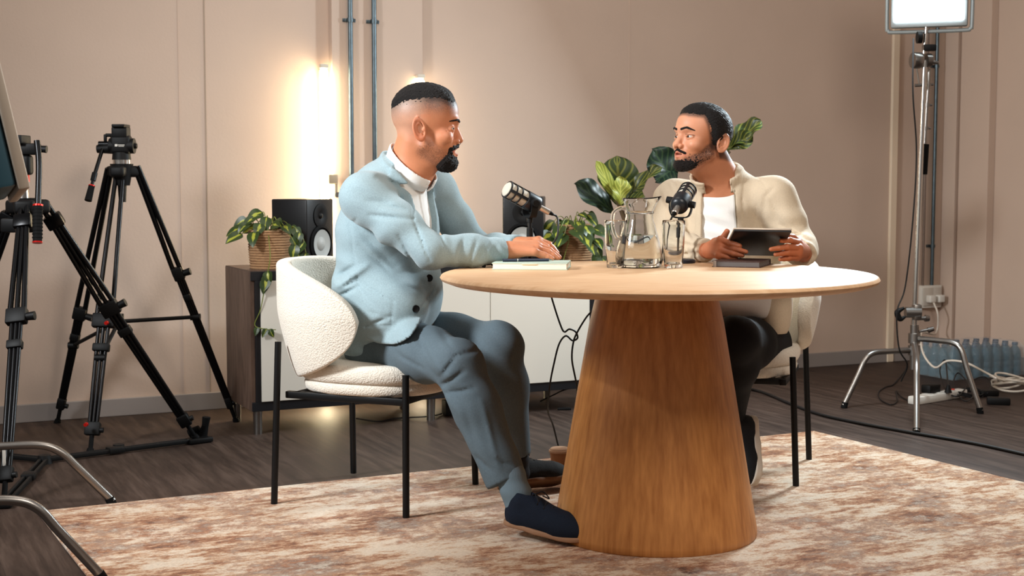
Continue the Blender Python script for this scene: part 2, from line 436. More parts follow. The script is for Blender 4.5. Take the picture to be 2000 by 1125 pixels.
mxc = T.new('ShaderNodeMix', data_type='RGBA'); T.link(mB, mxc.inputs[0]); T.link(cA, mxc.inputs[6]); T.link(cB, mxc.inputs[7])
mr = T.new('ShaderNodeMapRange'); mr.inputs[1].default_value = .3; mr.inputs[2].default_value = .7; mr.inputs[3].default_value = .64; mr.inputs[4].default_value = .92; T.link(fine, mr.inputs[0])
sc_ = T.new('ShaderNodeVectorMath', operation='SCALE'); T.link(mxc.outputs[2], sc_.inputs[0]); T.link(mr.outputs[0], sc_.inputs['Scale']); T.link(sc_.outputs[0], T.b.inputs['Base Color'])
bp = T.new('ShaderNodeBump'); bp.inputs['Strength'].default_value = .5; bp.inputs['Distance'].default_value = .004; T.link(fine, bp.inputs['Height']); T.link(bp.outputs[0], T.b.inputs['Normal'])
RM_ = M3(dr, pr, Vector((0, 0, 1)), A) if dr.cross(pr).z > 0 else M3(-dr, pr, Vector((0, 0, 1)), B)
b = BM(); box(b, (L_ / 2, 1.05, .004), (L_, 2.1, .008), None, .003)
o = obj('rug', b, rm, world=False, smooth=False); o.matrix_world = RM_
tag(o, 'large distressed beige, cream and rust patterned rug under the round table', 'rug')
RUGZ = .008

# ================================================================== ROUND PEDESTAL TABLE
TC = G(1279, 1043); TC.z = 0; TZ = .75
TOPX = TC.x; TOPY = TC.y
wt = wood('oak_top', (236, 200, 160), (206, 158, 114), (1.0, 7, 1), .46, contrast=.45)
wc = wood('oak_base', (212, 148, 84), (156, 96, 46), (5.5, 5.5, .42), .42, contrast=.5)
t = thing('dining_table', 'round pale oak table on a solid tapering cone pedestal, between the two men', 'table', (TC.x, TC.y, RUGZ))
b = BM(); lathe(b, [(0, TZ), (.602, TZ), (.609, TZ - .003), (.613, TZ - .010), (.609, TZ - .017), (.585, TZ - .026), (.52, TZ - .034), (0, TZ - .034)], 128, T4(TC.x, TC.y, 0))
obj('tabletop', b, wt, t)
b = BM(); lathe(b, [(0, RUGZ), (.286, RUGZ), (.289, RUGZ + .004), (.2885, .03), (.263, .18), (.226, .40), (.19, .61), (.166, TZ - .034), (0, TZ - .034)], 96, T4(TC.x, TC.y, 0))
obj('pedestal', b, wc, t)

# ================================================================== CHAIRS
BOUC = mat('white_boucle', (226, 218, 204), 0.95, bump=.45, bscale=210, sheen=.3, spec=.1, bdetail=2, var=.05, vscale=120)
def chair_shell():
    b = BM(); nu, nv = 44, 18; ph0 = math.radians(112); rows = []
    for i in range(nu + 1):
        t = -1 + 2 * i / nu; a = abs(t) ** 1; ph = ph0 * t
        hh = (1 - abs(t) ** 2.6) ** .5 if abs(t) < 1 else 0
        zc = .560 + .012 * a; top = zc + .195 * hh - .035 * hh * a ** 2 ; bot = zc - .19 * hh
        row = []
        for j in range(nv + 1):
            v = j / nv; z = bot + (top - bot) * v
            k = (z - .37) / .38
            r = .80 + .20 * min(1, max(0, k) * 1.7) ** .6 + .02 * math.sin(k * PI)
            x = -(.285 * r) * math.cos(ph) - .02; y = .295 * r * math.sin(ph)
            row.append(b.verts.new((x - .025 * (k - .5) * math.cos(ph), y, z)))
        rows.append(row)
    for i in range(nu):
        for j in range(nv): b.faces.new((rows[i][j], rows[i + 1][j], rows[i + 1][j + 1], rows[i][j + 1]))
    bmesh.ops.remove_doubles(b, verts=b.verts, dist=1e-4); return b
def add_mod(o, typ, **k):
    m = o.modifiers.new(typ.lower(), typ)
    for a, v in k.items(): setattr(m, a, v)
    return m
def cushion(b, rx, ry, z0, z1, cx=0.02, seg=56):
    n = 10; rings = []
    for k in range(n + 1):
        a = -PI / 2 + PI * k / n; rr = 1 - .07 * (1 - math.cos(a)); z = (z0 + z1) / 2 + (z1 - z0) / 2 * math.sin(a)
        ring = []
        for q in range(seg):
            t = 2 * PI * q / seg; e = 2 / 2.6
            ring.append(b.verts.new((cx + rx * rr * abs(math.cos(t)) ** e * math.copysign(1, math.cos(t)), ry * rr * abs(math.sin(t)) ** e * math.copysign(1, math.sin(t)), z)))
        rings.append(ring)
    for A_, B_ in zip(rings[:-1], rings[1:]):
        for q in range(seg): b.faces.new((A_[q], A_[(q + 1) % seg], B_[(q + 1) % seg], B_[q]))
    b.faces.new(rings[0][::-1])
    c = b.verts.new((cx, 0, z1 + .006))
    for q in range(seg): b.faces.new((rings[-1][q], rings[-1][(q + 1) % seg], c))
def chair(label, loc, rz):
    t = thing('dining_chair', label, 'chair', loc, rz, 'white boucle dining chairs')
    o = obj('backrest', chair_shell(), BOUC, t, world=False)
    add_mod(o, 'SOLIDIFY', thickness=.05, offset=-1.0); add_mod(o, 'SUBSURF', levels=2, render_levels=2)
    b = BM(); cushion(b, .245, .235, .385, .442); obj('seat_cushion', b, BOUC, t, world=False)
    b = BM(); cushion(b, .232, .225, .348, .392); obj('seat_base', b, BOUC, t, world=False)
    b = BM()
    for y in (-.2, .2): box(b, (0, y, .338), (.42, .022, .022), None, .003)
    for x in (-.17, .19): box(b, (x, 0, .338), (.022, .42, .022), None, .003)
    obj('seat_frame', b, BLACKM, t, world=False)
    for sx, sy, zt in ((-1, -1, .505), (-1, 1, .505), (1, -1, .425), (1, 1, .425)):
        b = BM(); xb, yb = sx * .230 , sy * .250
        xt, yt = sx * (.225 if sx < 0 else .222), sy * .232
        if sx < 0: xt, yt = -.222, sy * .228
        cyl(b, (xb, yb, 0), (xt, yt, zt), .0105, .0105, 16)
        obj('leg', b, BLACKM, t, world=False)
    return t
C1 = Vector((-.430, 4.50, RUGZ)); R1 = math.radians(-23)
C2 = Vector((.762, 4.91, RUGZ)); R2 = math.radians(-107)
chair('white boucle chair with black legs under the man in the pale blue blazer', C1, R1)
chair('white boucle chair with black legs under the man holding the tablet', C2, R2)

# ================================================================== SIDEBOARD
# front face plane: front-left bottom leg on the floor
cf = G(513, 847); cu = (cf - W0).dot(wu) - .03; cv = (cf - W0).dot(wn) + .03
e_ = Vector((0, 0, CAMZ)); d_ = ray(1165, 600); tt = (W0 + wn * cv - e_).dot(wn) / d_.dot(wn); cu2 = ((e_ + d_ * tt) - W0).dot(wu)
d_ = ray(491, 640); tt = (W0 + wn * cv - e_).dot(wn) / d_.dot(wn); cu = ((e_ + d_ * tt) - W0).dot(wu)
CD = .40; CZ0, CZ1 = .095, .650
SBROWN = wood('walnut_brown_laminate', (112, 88, 74), (74, 56, 46), (7, 7, 1.2), .5)
DOORM = mat('matt_white_door', (216, 210, 198), 0.55)
BLKW = mat('black_laminate', (22, 23, 27), 0.4)
base = WP(cu, cv, 0)
sb = thing('sideboard', 'long low sideboard with white doors, black frame and brown side, against the wall', 'sideboard', base, WROT)
# local frame: x along the wall, y = out of the wall is -y
LC = cu2 - cu
b = BM()
box(b, (LC / 2, CD / 2, CZ1 - .018), (LC, CD, .036), None, .0015)
box(b, (LC / 2, CD / 2, CZ0 + .018), (LC, CD, .036), None, .0015)
box(b, (LC - .018, CD / 2, (CZ0 + CZ1) / 2), (.036, CD, CZ1 - CZ0 - .072), None)
box(b, (.026, CD / 2, (CZ0 + CZ1) / 2), (.020, CD, CZ1 - CZ0 - .072), None)
box(b, (LC / 2, CD - .01, (CZ0 + CZ1) / 2), (LC - .07, .012, CZ1 - CZ0 - .07), None)
box(b, (LC / 2, CD / 2 + .03, (CZ0 + CZ1) / 2), (LC - .07, CD - .1, .016), None)
obj('cabinet_body', b, BLKW, sb, world=False, smooth=False)
b = BM(); box(b, (.0075, CD / 2 + .004, (CZ0 + CZ1) / 2), (.017, CD - .010, CZ1 - CZ0 - .002), None, .001)
tag(obj('side_panel', b, SBROWN, sb, world=False, smooth=False), 'brown wood-look side panel')
b = BM(); box(b, (LC / 2, CD / 2 + .004, CZ1 + .0015), (LC - .002, CD - .01, .003)); tag(obj('top_panel', b, SBROWN, sb, world=False, smooth=False), 'brown wood-look top')
# door seam positions from the photograph
def fu(px):
    d = ray(px, 650); t_ = (W0 + wn * cv - e_).dot(wn) / d.dot(wn); return ((e_ + d * t_) - W0).dot(wu) - cu
xs = [.036, fu(957) - (LC - .036 - fu(957)) * 1.0, fu(957), LC - .036]
seam = [.036] + [(.036 + (fu(957) - .036) * k / 3) for k in (1, 2)] + [fu(957), LC - .036]
for a_, b_ in zip(seam[:-1], seam[1:]):
    b = BM(); box(b, ((a_ + b_) / 2, .003, (CZ0 + CZ1) / 2), (b_ - a_ - .003, .018, CZ1 - CZ0 - .076), None, .0015)
    obj('door', b, DOORM, sb, world=False, smooth=False)
for x, y in ((.03, .035), (.03, CD - .035), (LC * .5, .035), (LC - .31, CD - .06), (LC - .06, .035), (LC * .5, CD - .035), (LC - .06, CD - .035)):
    b = BM(); cyl(b, (x, y, 0), (x, y, CZ0), .017, .019, 20); obj('leg', b, STEEL, sb, world=False)
SB = lambda x, y, z: sbM @ Vector((x, y, z))
sbM = wm(sb)
def on_sb(px, yy):        # point on the sideboard top seen at column px, yy back from its front edge
    v = cv - yy; d = ray(px, 500); t_ = (W0 + wn * v - e_).dot(wn) / d.dot(wn); p = e_ + d * t_; p.z = CZ1 + .003; return p

# ================================================================== WALL FITTINGS
def conduit(px, label, v0=.045, z0=0.0, r=.011, sad=(40,), z1=HC, mt=None, pxb=None):
    u, _ = WU(px, 200, v0 + .02); base = WP(u, v0 + .02, z0)
    t = thing('steel_conduit', label, 'conduit', base, WROT, 'surface conduits on the wall')
    b = BM(); cyl(b, (0, 0, 0), (0, 0, z1 - z0), r, r, 16); obj('pipe', b, mt or GALV, t, world=False)
    for py in sad:
        z = WU(px, py, v0)[1] - z0
        b = BM(); box(b, (0, .018, z), (.062, .005, .016), None, .002); cyl(b, (0, 0, z - .009), (0, 0, z + .009), r + .0035, r + .0035, 16)
        for s in (-1, 1): cyl(b, (s * .024, .010, z), (s * .024, .018, z), .0055, .0055, 10)
        obj('saddle_clip', b, mt or GALV, t, world=False)
    return t
conduit(685.5, 'grey metal conduit pipe left of the other, directly behind the long light tube', sad=(40,))
conduit(731.5, 'grey metal conduit pipe right of its twin, running down behind the blazer man', sad=(43,))
u_s, z_s = WU(1815, 560, .03)
conduit(1828, 'grey conduit pipe dropping to the wall sockets behind the light stand', v0=.0, z0=z_s, r=.010, sad=(130, 480))
conduit(1810, 'thinner brown-grey conduit close behind the stand, ending at the wall sockets', v0=.0, z0=z_s, r=.007, sad=(), mt=mat('dull_conduit', (120, 104, 94), .5, .3))

# tube lights: slim vertical sticks on the wall either side of the casing
TUBE_L = mat('tube_glow_left', (255, 240, 214), .5, emit=(255, 234, 190), estr=46)
TUBE_R = mat('tube_glow_right', (255, 240, 214), .5, emit=(255, 234, 196), estr=24)
def tube_light(px, ptop, label, tm, v, flip):
    u, z1 = WU(px, ptop, v); base = WP(u, v, .03)
    t = thing('tube_light', label, 'tube light', base, WROT, 'vertical tube lights on the wall')
    h = z1 - .03
    b = BM(); box(b, (0, 0, h / 2), (.036, .030, h - .05), None, .012, 4); obj('diffuser', b, tm, t, world=False)
    b = BM(); box(b, (0, 0, h - .012), (.037, .031, .018), None, .004); obj('end_cap', b, mat('tube_cap', (214, 206, 190), .5), t, world=False)
    b = BM(); box(b, (0, 0, .012), (.037, .031, .018), None, .004); obj('end_cap', b, mat('tube_cap', (214, 206, 190), .5), t, world=False)
    b = BM(); box(b, (0, .018, h / 2), (.020, .008, h), None, .002); obj('backing_rail', b, WHITEP, t, world=False)
    return t
tube_light(632, 124, 'long glowing tube light left of the pipes, above the left loudspeaker', TUBE_L, .058, 1)
tube_light(821, 144, 'glowing tube light right of the pipes, mostly behind the blazer man\'s head', TUBE_R, .058, 1)
# small beige clamp by the left tube
u, z = WU(648, 350, .075); t = thing('wall_bracket', 'small beige box bracket with a knob on the wall beside the left tube light', 'bracket', WP(u, .075, z), WROT)
b = BM(); box(b, (0, 0, 0), (.042, .05, .042), None, .004); box(b, (.016, 0, -.035), (.014, .03, .05), None, .003); obj('bracket_body', b, mat('beige_box', (176, 158, 132), .6), t, world=False)
b = BM(); cyl(b, (.02, -.02, -.07), (.02, .012, -.07), .013, .011, 16); cyl(b, (.02, .0, -.07), (.048, 0, -.055), .005, .005, 10); obj('knob', b, STEEL, t, world=False)

# wall sockets
t = thing('wall_socket', 'white double wall socket with two plugs below the conduit pipes', 'socket', WP(u_s, 0, z_s - .10), WROT)
us1, _ = WU(1797, 580, .03); us2, _ = WU(1837, 580, .03)
b = BM(); box(b, ((us1 + us2) / 2 - u_s, -.02, .045), ((us2 - us1), .04, .125), None, .004); obj('back_box', b, WHITEP, t, world=False)
b = BM(); box(b, (us1 - u_s + .045, -.044, .045), (.07, .008, .10), None, .003); box(b, (us2 - u_s - .04, -.044, .045), (.06, .008, .10), None, .003); obj('face_plate', b, mat('socket_plate', (200, 192, 182), .4), t, world=False)
for x in (us1 - u_s + .045, us2 - u_s - .038):
    b = BM(); box(b, (x, -.068, .035), (.045, .04, .042), None, .008, 3); obj('plug', b, WHITEP, t, world=False)
# ================================================================== LOUDSPEAKERS
WOOF = mat('woofer_cone', (176, 180, 178), 0.5)
SPKM = mat('speaker_black', (15, 16, 19), 0.35)
def speaker(label, loc, rz, w, h, d):
    t = thing('studio_speaker', label, 'loudspeaker', loc, rz, 'black studio loudspeakers')
    b = BM(); box(b, (0, 0, h / 2), (w, d, h), None, .006, 3); obj('cabinet', b, SPKM, t, world=False)
    rw = w * .36; zw = h * .34; F = Matrix.Translation((0, -d / 2, zw)) @ Matrix.Rotation(PI / 2, 4, 'X')
    b = BM(); lathe(b, [(rw * 1.13, -.001), (rw * 1.13, .006), (rw * .98, .010), (rw * .90, .003), (rw * .88, .001), (rw * .88, -.001)], 48, F); obj('woofer_surround', b, RUBBER, t, world=False)
    b = BM(); lathe(b, [(rw * .86, .008), (rw * .70, .004), (rw * .42, .002), (rw * .36, .006), (rw * .2, .012), (0, .014)], 48, F); obj('woofer_cone', b, WOOF, t, world=False)
    F2 = Matrix.Translation((0, -d / 2, h * .755)) @ Matrix.Rotation(PI / 2, 4, 'X')
    b = BM(); lathe(b, [(rw * .72, -.001), (rw * .72, .004), (rw * .5, .006), (rw * .25, .002), (rw * .2, .001), (rw * .16, .006), (0, .010)], 40, F2); obj('tweeter', b, BLACKP, t, world=False)
    return t
p = on_sb(592, .20); speaker('black studio loudspeaker with white cone on the sideboard\'s left end behind the plant', p, math.radians(63), .19, .278, .175)
p = on_sb(1024, .20); speaker('black studio loudspeaker with pale cone on the sideboard behind the left microphone', p, math.radians(-4), .178, .282, .21)

# ================================================================== PLANTS
def leafmat(name, dark, light, edge=.45, rib=False):
    m = mat(name, dark, 0.38, spec=.5); T = NT(m)
    uv = T.new('ShaderNodeUVMap'); sp = T.new('ShaderNodeSeparateXYZ'); T.link(uv.outputs[0], sp.inputs[0])
    a = T.new('ShaderNodeMath', operation='SUBTRACT'); a.inputs[1].default_value = .5; T.link(sp.outputs[0], a.inputs[0])
    ab = T.new('ShaderNodeMath', operation='ABSOLUTE'); T.link(a.outputs[0], ab.inputs[0])
    if rib:      # pale midrib and curved side veins
        m1 = T.new('ShaderNodeMath', operation='MULTIPLY'); m1.inputs[1].default_value = .9; T.link(ab.outputs[0], m1.inputs[0])
        s1 = T.new('ShaderNodeMath', operation='SUBTRACT'); T.link(sp.outputs[1], s1.inputs[0]); T.link(m1.outputs[0], s1.inputs[1])
        f = T.new('ShaderNodeMath', operation='MULTIPLY'); f.inputs[1].default_value = 5.0; T.link(s1.outputs[0], f.inputs[0])
        pp = T.new('ShaderNodeMath', operation='PINGPONG'); pp.inputs[1].default_value = .5; T.link(f.outputs[0], pp.inputs[0])
        mn = T.new('ShaderNodeMath', operation='MULTIPLY'); mn.inputs[1].default_value = .25; T.link(pp.outputs[0], mn.inputs[0])
        mi_ = T.new('ShaderNodeMath', operation='MINIMUM'); T.link(mn.outputs[0], mi_.inputs[0]); T.link(ab.outputs[0], mi_.inputs[1])
        T.link(ramp(T, mi_.outputs[0], [(0.0, light), (.010, light), (.05, dark), (1, dark)]), T.b.inputs['Base Color'])
        bp = T.new('ShaderNodeBump'); bp.inputs['Strength'].default_value = .6; bp.inputs['Distance'].default_value = .01; T.link(mi_.outputs[0], bp.inputs['Height']); T.link(bp.outputs[0], T.b.inputs['Normal'])
    else:
        tc = T.new('ShaderNodeTexCoord'); nz = T.new('ShaderNodeTexNoise'); nz.inputs['Scale'].default_value = 22; nz.inputs['Detail'].default_value = 2; T.link(tc.outputs['Object'], nz.inputs[0])
        m1 = T.new('ShaderNodeMath', operation='MULTIPLY'); m1.inputs[1].default_value = .75; T.link(nz.outputs[0], m1.inputs[0])
        s1 = T.new('ShaderNodeMath', operation='ADD'); T.link(ab.outputs[0], s1.inputs[0]); T.link(m1.outputs[0], s1.inputs[1])
        T.link(ramp(T, s1.outputs[0], [(edge - .06, light), (edge, dark), (1, dark)]), T.b.inputs['Base Color'])
    return m
def leaf(b, p, d, nrm, L, Wd, curl=.3, fold=.25, heart=True, wave=0.0, nu=8, nv=6, uvl=None):
    """a leaf blade from p along d, face normal nrm"""
    d = Vector(d).normalized(); nrm = Vector(nrm); nrm = (nrm - d * nrm.dot(d)).normalized(); s = d.cross(nrm)
    uvl = b.loops.layers.uv.verify(); g = []; ph = random.uniform(0, 6)
    for i in range(nu + 1):
        t = i / nu
        if heart: w = Wd * (math.sin(PI * min(1, t ** .62 * 1.0)) ** .8 if 0 < t < 1 else 0); off = -.10 * L * (1 - t) ** 3
        else: w = Wd * (math.sin(PI * t ** 1.25) ** .6 if 0 < t < 1 else 0) * (1 - .22 * math.sin(PI * min(1, t * 1.7)) * (t < .6)); off = 0
        row = []
        for j in range(nv + 1):
            q = -1 + 2 * j / nv; a = curl * t
            c = p + d * (L * (math.sin(a * 1.6) / (a * 1.6 + 1e-6)) * t + (off * abs(q) if heart else 0)) - nrm * (L * curl * t * t * .8)
            c = c + s * (w * .5 * q) + nrm * (fold * abs(q) * w * .5) + nrm * wave * math.sin(t * 13 + ph + q * 1.5) * abs(q)
            row.append((b.verts.new(c), (j / nv, t)))
        g.append(row)
    for i in range(nu):
        for j in range(nv):
            q = [g[i][j], g[i + 1][j], g[i + 1][j + 1], g[i][j + 1]]
            f = b.faces.new([x[0] for x in q])
            for lp, x in zip(f.loops, q): lp[uvl].uv = x[1]
POTHOS = leafmat('variegated_leaf', (44, 62, 24), (156, 160, 56), .46)
STEMG = mat('green_stem', (112, 120, 48), .5)
ROPE = mat('woven_rope', (178, 138, 100), .9, bump=1.0, bscale=14, stretch=(3, 3, 26), var=.22, vscale=30)
def rope_pot(t, r, h):
    b = BM(); prof = []
    nr = 15
    for k in range(nr * 4 + 1):
        z = h * k / (nr * 4); rr = r * (.93 + .07 * min(1, z / h * 2)) + .0022 * math.cos(2 * PI * k / 4 + PI); prof.append((rr, z))
    prof += [(r - .010, h), (r - .012, h - .03), (0, h - .03)]
    lathe(b, [(0, 0)] + prof, 48); obj('rope_pot', b, ROPE, t, world=False)
    b = BM(); lathe(b, [(0, h - .018), (r - .014, h - .02)], 24); obj('soil', b, mat('soil', (46, 34, 26), .95, bump=.8), t, world=False)
def pothos(label, loc, r, h, spots, vines, seed=1):
    """spots: (dx, dz, dy, size) blade centres; vines: polylines in camera-facing offsets with leaf sizes"""
    random.seed(seed); t = thing('potted_pothos', label, 'potted plant', loc, 0, 'trailing plants in rope pots'); rope_pot(t, r, h)
    b = BM(); s = BM()
    for dx, dz, dy, sz in spots:
        c = Vector((dx, dy, dz)); root = Vector((dx * .25, dy * .3, h - .01)); out = Vector((dx, dy - .02, 0)); out = out.normalized() if out.length > .01 else Vector((0, -1, 0))
        tube(s, [root, root.lerp(c, .5) + Vector((0, 0, .035)), c], .0018, 6, 5)
        dd = out * .75 + Vector((random.uniform(-.3, .3), random.uniform(-.3, .1), random.uniform(-.75, -.05)))
        nn = Vector((random.uniform(-.4, .4) + dx * 2, -1, random.uniform(.3, 1.0)))
        leaf(b, c, dd, nn, sz, sz * random.uniform(.62, .8), random.uniform(.15, .6), random.uniform(.1, .35))
    for pts, lv in vines:
        pp = [Vector((x, y, z)) for x, z, y in pts]; tube(s, pp, .0019, 6, 6); cc = catmull(pp, 6)
        for f, sz, dx in lv:
            c = cc[int(f * (len(cc) - 1))]; leaf(b, c, Vector((dx, -.35, -.8)), Vector((random.uniform(-.3, .3), -1, .35)), sz, sz * random.uniform(.58, .78), random.uniform(.1, .5), random.uniform(.1, .4))
    obj('foliage', b, POTHOS, t, world=False); obj('vines', s, STEMG, t, world=False); return t
p = on_sb(527, .11); q = 2780 / p.y      # px per metre there
r1 = 41 / q; h1 = 76 / q
def K(x, y): return ((x - 527) / q, (528 - y) / q)
sp = [K(500, 428) + (-.03, .06), K(482, 432) + (0, .062), K(472, 448) + (-.03, .065), K(478, 460) + (-.07, .075), K(505, 455) + (-.09, .075), K(490, 440) + (-.05, .06), K(512, 418) + (0, .075),
      K(525, 428) + (-.04, .075), K(545, 432) + (-.05, .06), K(540, 440) + (-.07, .06), K(515, 440) + (-.07, .06), K(560, 443) + (-.06, .055), K(503, 425) + (.05, .06), K(550, 448) + (.04, .05), K(530, 438) + (.06, .06), K(497, 447) + (.03, .06), K(572, 446) + (-.05, .05)]
vi = [([K(560, 450) + (-.02,), K(580, 445) + (-.07,), K(598, 465) + (-.09,), K(604, 495) + (-.09,), K(612, 512) + (-.08,)], [(.3, .055, .3), (.45, .06, -.3), (.6, .065, -.6), (.75, .06, -.2), (.88, .06, .3), (1.0, .06, .1)]),
      ([K(555, 452) + (-.03,), K(575, 462) + (-.09,), K(588, 490) + (-.10,), K(592, 510) + (-.10,)], [(.4, .05, .5), (.6, .06, -.2), (.8, .055, .3), (.99, .05, -.3)]),
      ([K(530, 450) + (-.07,), K(538, 500) + (-.125,), K(534, 530) + (-.135,), K(531, 545) + (-.135,)], [(.7, .055, .1), (.85, .06, -.1), (1.0, .06, -.2)]),
      ([K(531, 545) + (-.14,), K(520, 600) + (-.14,), K(508, 632) + (-.14,), K(530, 640) + (-.135,), K(548, 641) + (-.135,)], [(.62, .035, -.2), (.78, .038, -.4), (.84, .036, .4)])]
pothos('variegated trailing plant in a woven rope pot on the left end of the sideboard', p, r1, h1, sp, vi, 3)
p = on_sb(1120, .11); q = 2780 / p.y; pyb = 345 + (CAMZ - p.z) * q
def K(x, y): return ((x - 1120) / q, (pyb - y) / q)
sp = [K(1080, 432) + (-.05, .07), K(1095, 440) + (-.09, .09), K(1110, 430) + (-.04, .07), K(1125, 432) + (-.06, .08), K(1140, 440) + (-.09, .085), K(1158, 445) + (-.08, .08), K(1148, 420) + (0, .06), K(1155, 428) + (-.02, .05),
      K(1075, 455) + (-.08, .08), K(1065, 465) + (-.05, .06), K(1088, 465) + (-.1, .09), K(1070, 480) + (-.09, .07), K(1120, 445) + (-.10, .09), K(1135, 455) + (-.12, .085), K(1160, 465) + (-.08, .07), K(1100, 455) + (-.11, .08), K(1130, 440) + (.05, .07), K(1100, 435) + (.06, .07), K(1085, 488) + (-.1, .07), K(1150, 470) + (-.1, .07), K(1130, 418) + (-.02, .05), K(1152, 415) + (.03, .045)]
vi = [([K(1060, 440) + (-.03,), K(1052, 452) + (-.06,), K(1050, 470) + (-.08,), K(1058, 490) + (-.1,)], [(.3, .05, .3), (.6, .05, -.3), (.9, .055, .2)]),
      ([K(1140, 445) + (-.05,), K(1160, 470) + (-.09,), K(1163, 492) + (-.1,), K(1172, 500) + (-.1,)], [(.5, .055, .4), (.75, .055, -.3), (1.0, .06, .6)]),
      ([K(1080, 460) + (-.08,), K(1068, 510) + (-.125,), K(1070, 550) + (-.135,), K(1072, 568) + (-.135,)], [(.6, .06, .3), (.75, .07, -.2), (.85, .075, -.5), (.93, .085, -.25), (.98, .07, .35), (.9, .07, .6), (1.0, .06, .15)]),
      ([K(1110, 465) + (-.10,), K(1095, 520) + (-.13,), K(1093, 560) + (-.135,)], [(.7, .06, .2), (.9, .08, .2), (1.0, .07, .3)])]
pothos('bushy variegated trailing plant in a rope pot behind the left microphone, beside the water jug', p, r1, h1 * 1.02, sp, vi, 8)

# fiddle-leaf fig on the floor right of the sideboard
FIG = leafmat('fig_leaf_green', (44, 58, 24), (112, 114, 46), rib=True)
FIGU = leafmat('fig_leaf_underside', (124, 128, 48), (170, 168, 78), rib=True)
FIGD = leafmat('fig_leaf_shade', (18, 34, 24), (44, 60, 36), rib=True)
FY = 6.35; fb = P(1262, 600, FY); fb.z = 0
t = thing('fiddle_leaf_fig', 'tall broad-leaved fig plant against the wall behind the seated man with the tablet', 'potted plant', fb)
b = BM(); lathe(b, [(0, 0), (.12, 0), (.15, .26), (.155, .28), (.14, .28), (.135, .25), (0, .25)], 40); obj('plant_pot', b, mat('pot_grey', (120, 116, 110), .7), t, world=False)
PF = lambda x, y, dy=0: P(x, y, FY + dy)
b = BM(); s0 = fb + Vector((0, 0, .24))
tube(b, [s0, PF(1240, 500), PF(1215, 415), PF(1205, 390)], .011, 10, 6)
tube(b, [s0, PF(1270, 480), PF(1300, 380, .05), PF(1318, 330, .05)], .010, 10, 6)
tube(b, [PF(1270, 480), PF(1350, 380, .1), PF(1425, 295, .08)], .008, 10, 6)
obj('stem', b, mat('brown_stem', (92, 74, 50), .8), t)
def fig(p0, p1, w, nrm, m_, curl=.1, fold=.2, wave=.008):
    b = BM(); v = p1 - p0; leaf(b, p0, v, nrm, v.length * 1.02, w, curl, fold, False, wave, 16, 10); obj('leaf', b, m_, t)
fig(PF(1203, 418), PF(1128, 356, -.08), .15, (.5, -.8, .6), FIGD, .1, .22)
fig(PF(1214, 402, -.02), PF(1162, 316, -.1), .075, (.6, -.8, .1), FIGU, -.05, .12, .003)
fig(PF(1212, 405, .02), PF(1205, 307, -.02), .19, (-.1, -1, .1), FIG, .10, .12, .004)
fig(PF(1218, 398, .04), PF(1232, 322, .02), .13, (-.5, -.8, .1), FIGU, .10, .2)
fig(PF(1212, 400, -.08), PF(1212, 345, -.08), .09, (.3, -.8, .3), FIGU, .05, .3)
fig(PF(1222, 392), PF(1282, 322, -.1), .10, (-.6, -.6, .7), FIG, .12, .3, .014)
fig(PF(1216, 398, -.03), PF(1255, 380, -.12), .10, (-.1, -.8, .7), FIG, .1, .2)
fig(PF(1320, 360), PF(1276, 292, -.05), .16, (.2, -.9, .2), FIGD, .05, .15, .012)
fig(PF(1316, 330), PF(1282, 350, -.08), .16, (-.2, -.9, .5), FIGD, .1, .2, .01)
fig(PF(1418, 292), PF(1488, 240, -.02), .13, (-.4, -.7, .8), FIG, -.08, .25, .014)
fig(PF(1422, 290), PF(1470, 262, -.06), .09, (.2, -.9, .3), FIG, .05, .3, .01)
fig(PF(1410, 300), PF(1360, 240, .05), .14, (.2, -.9, .3), FIGD, .05, .2, .01)

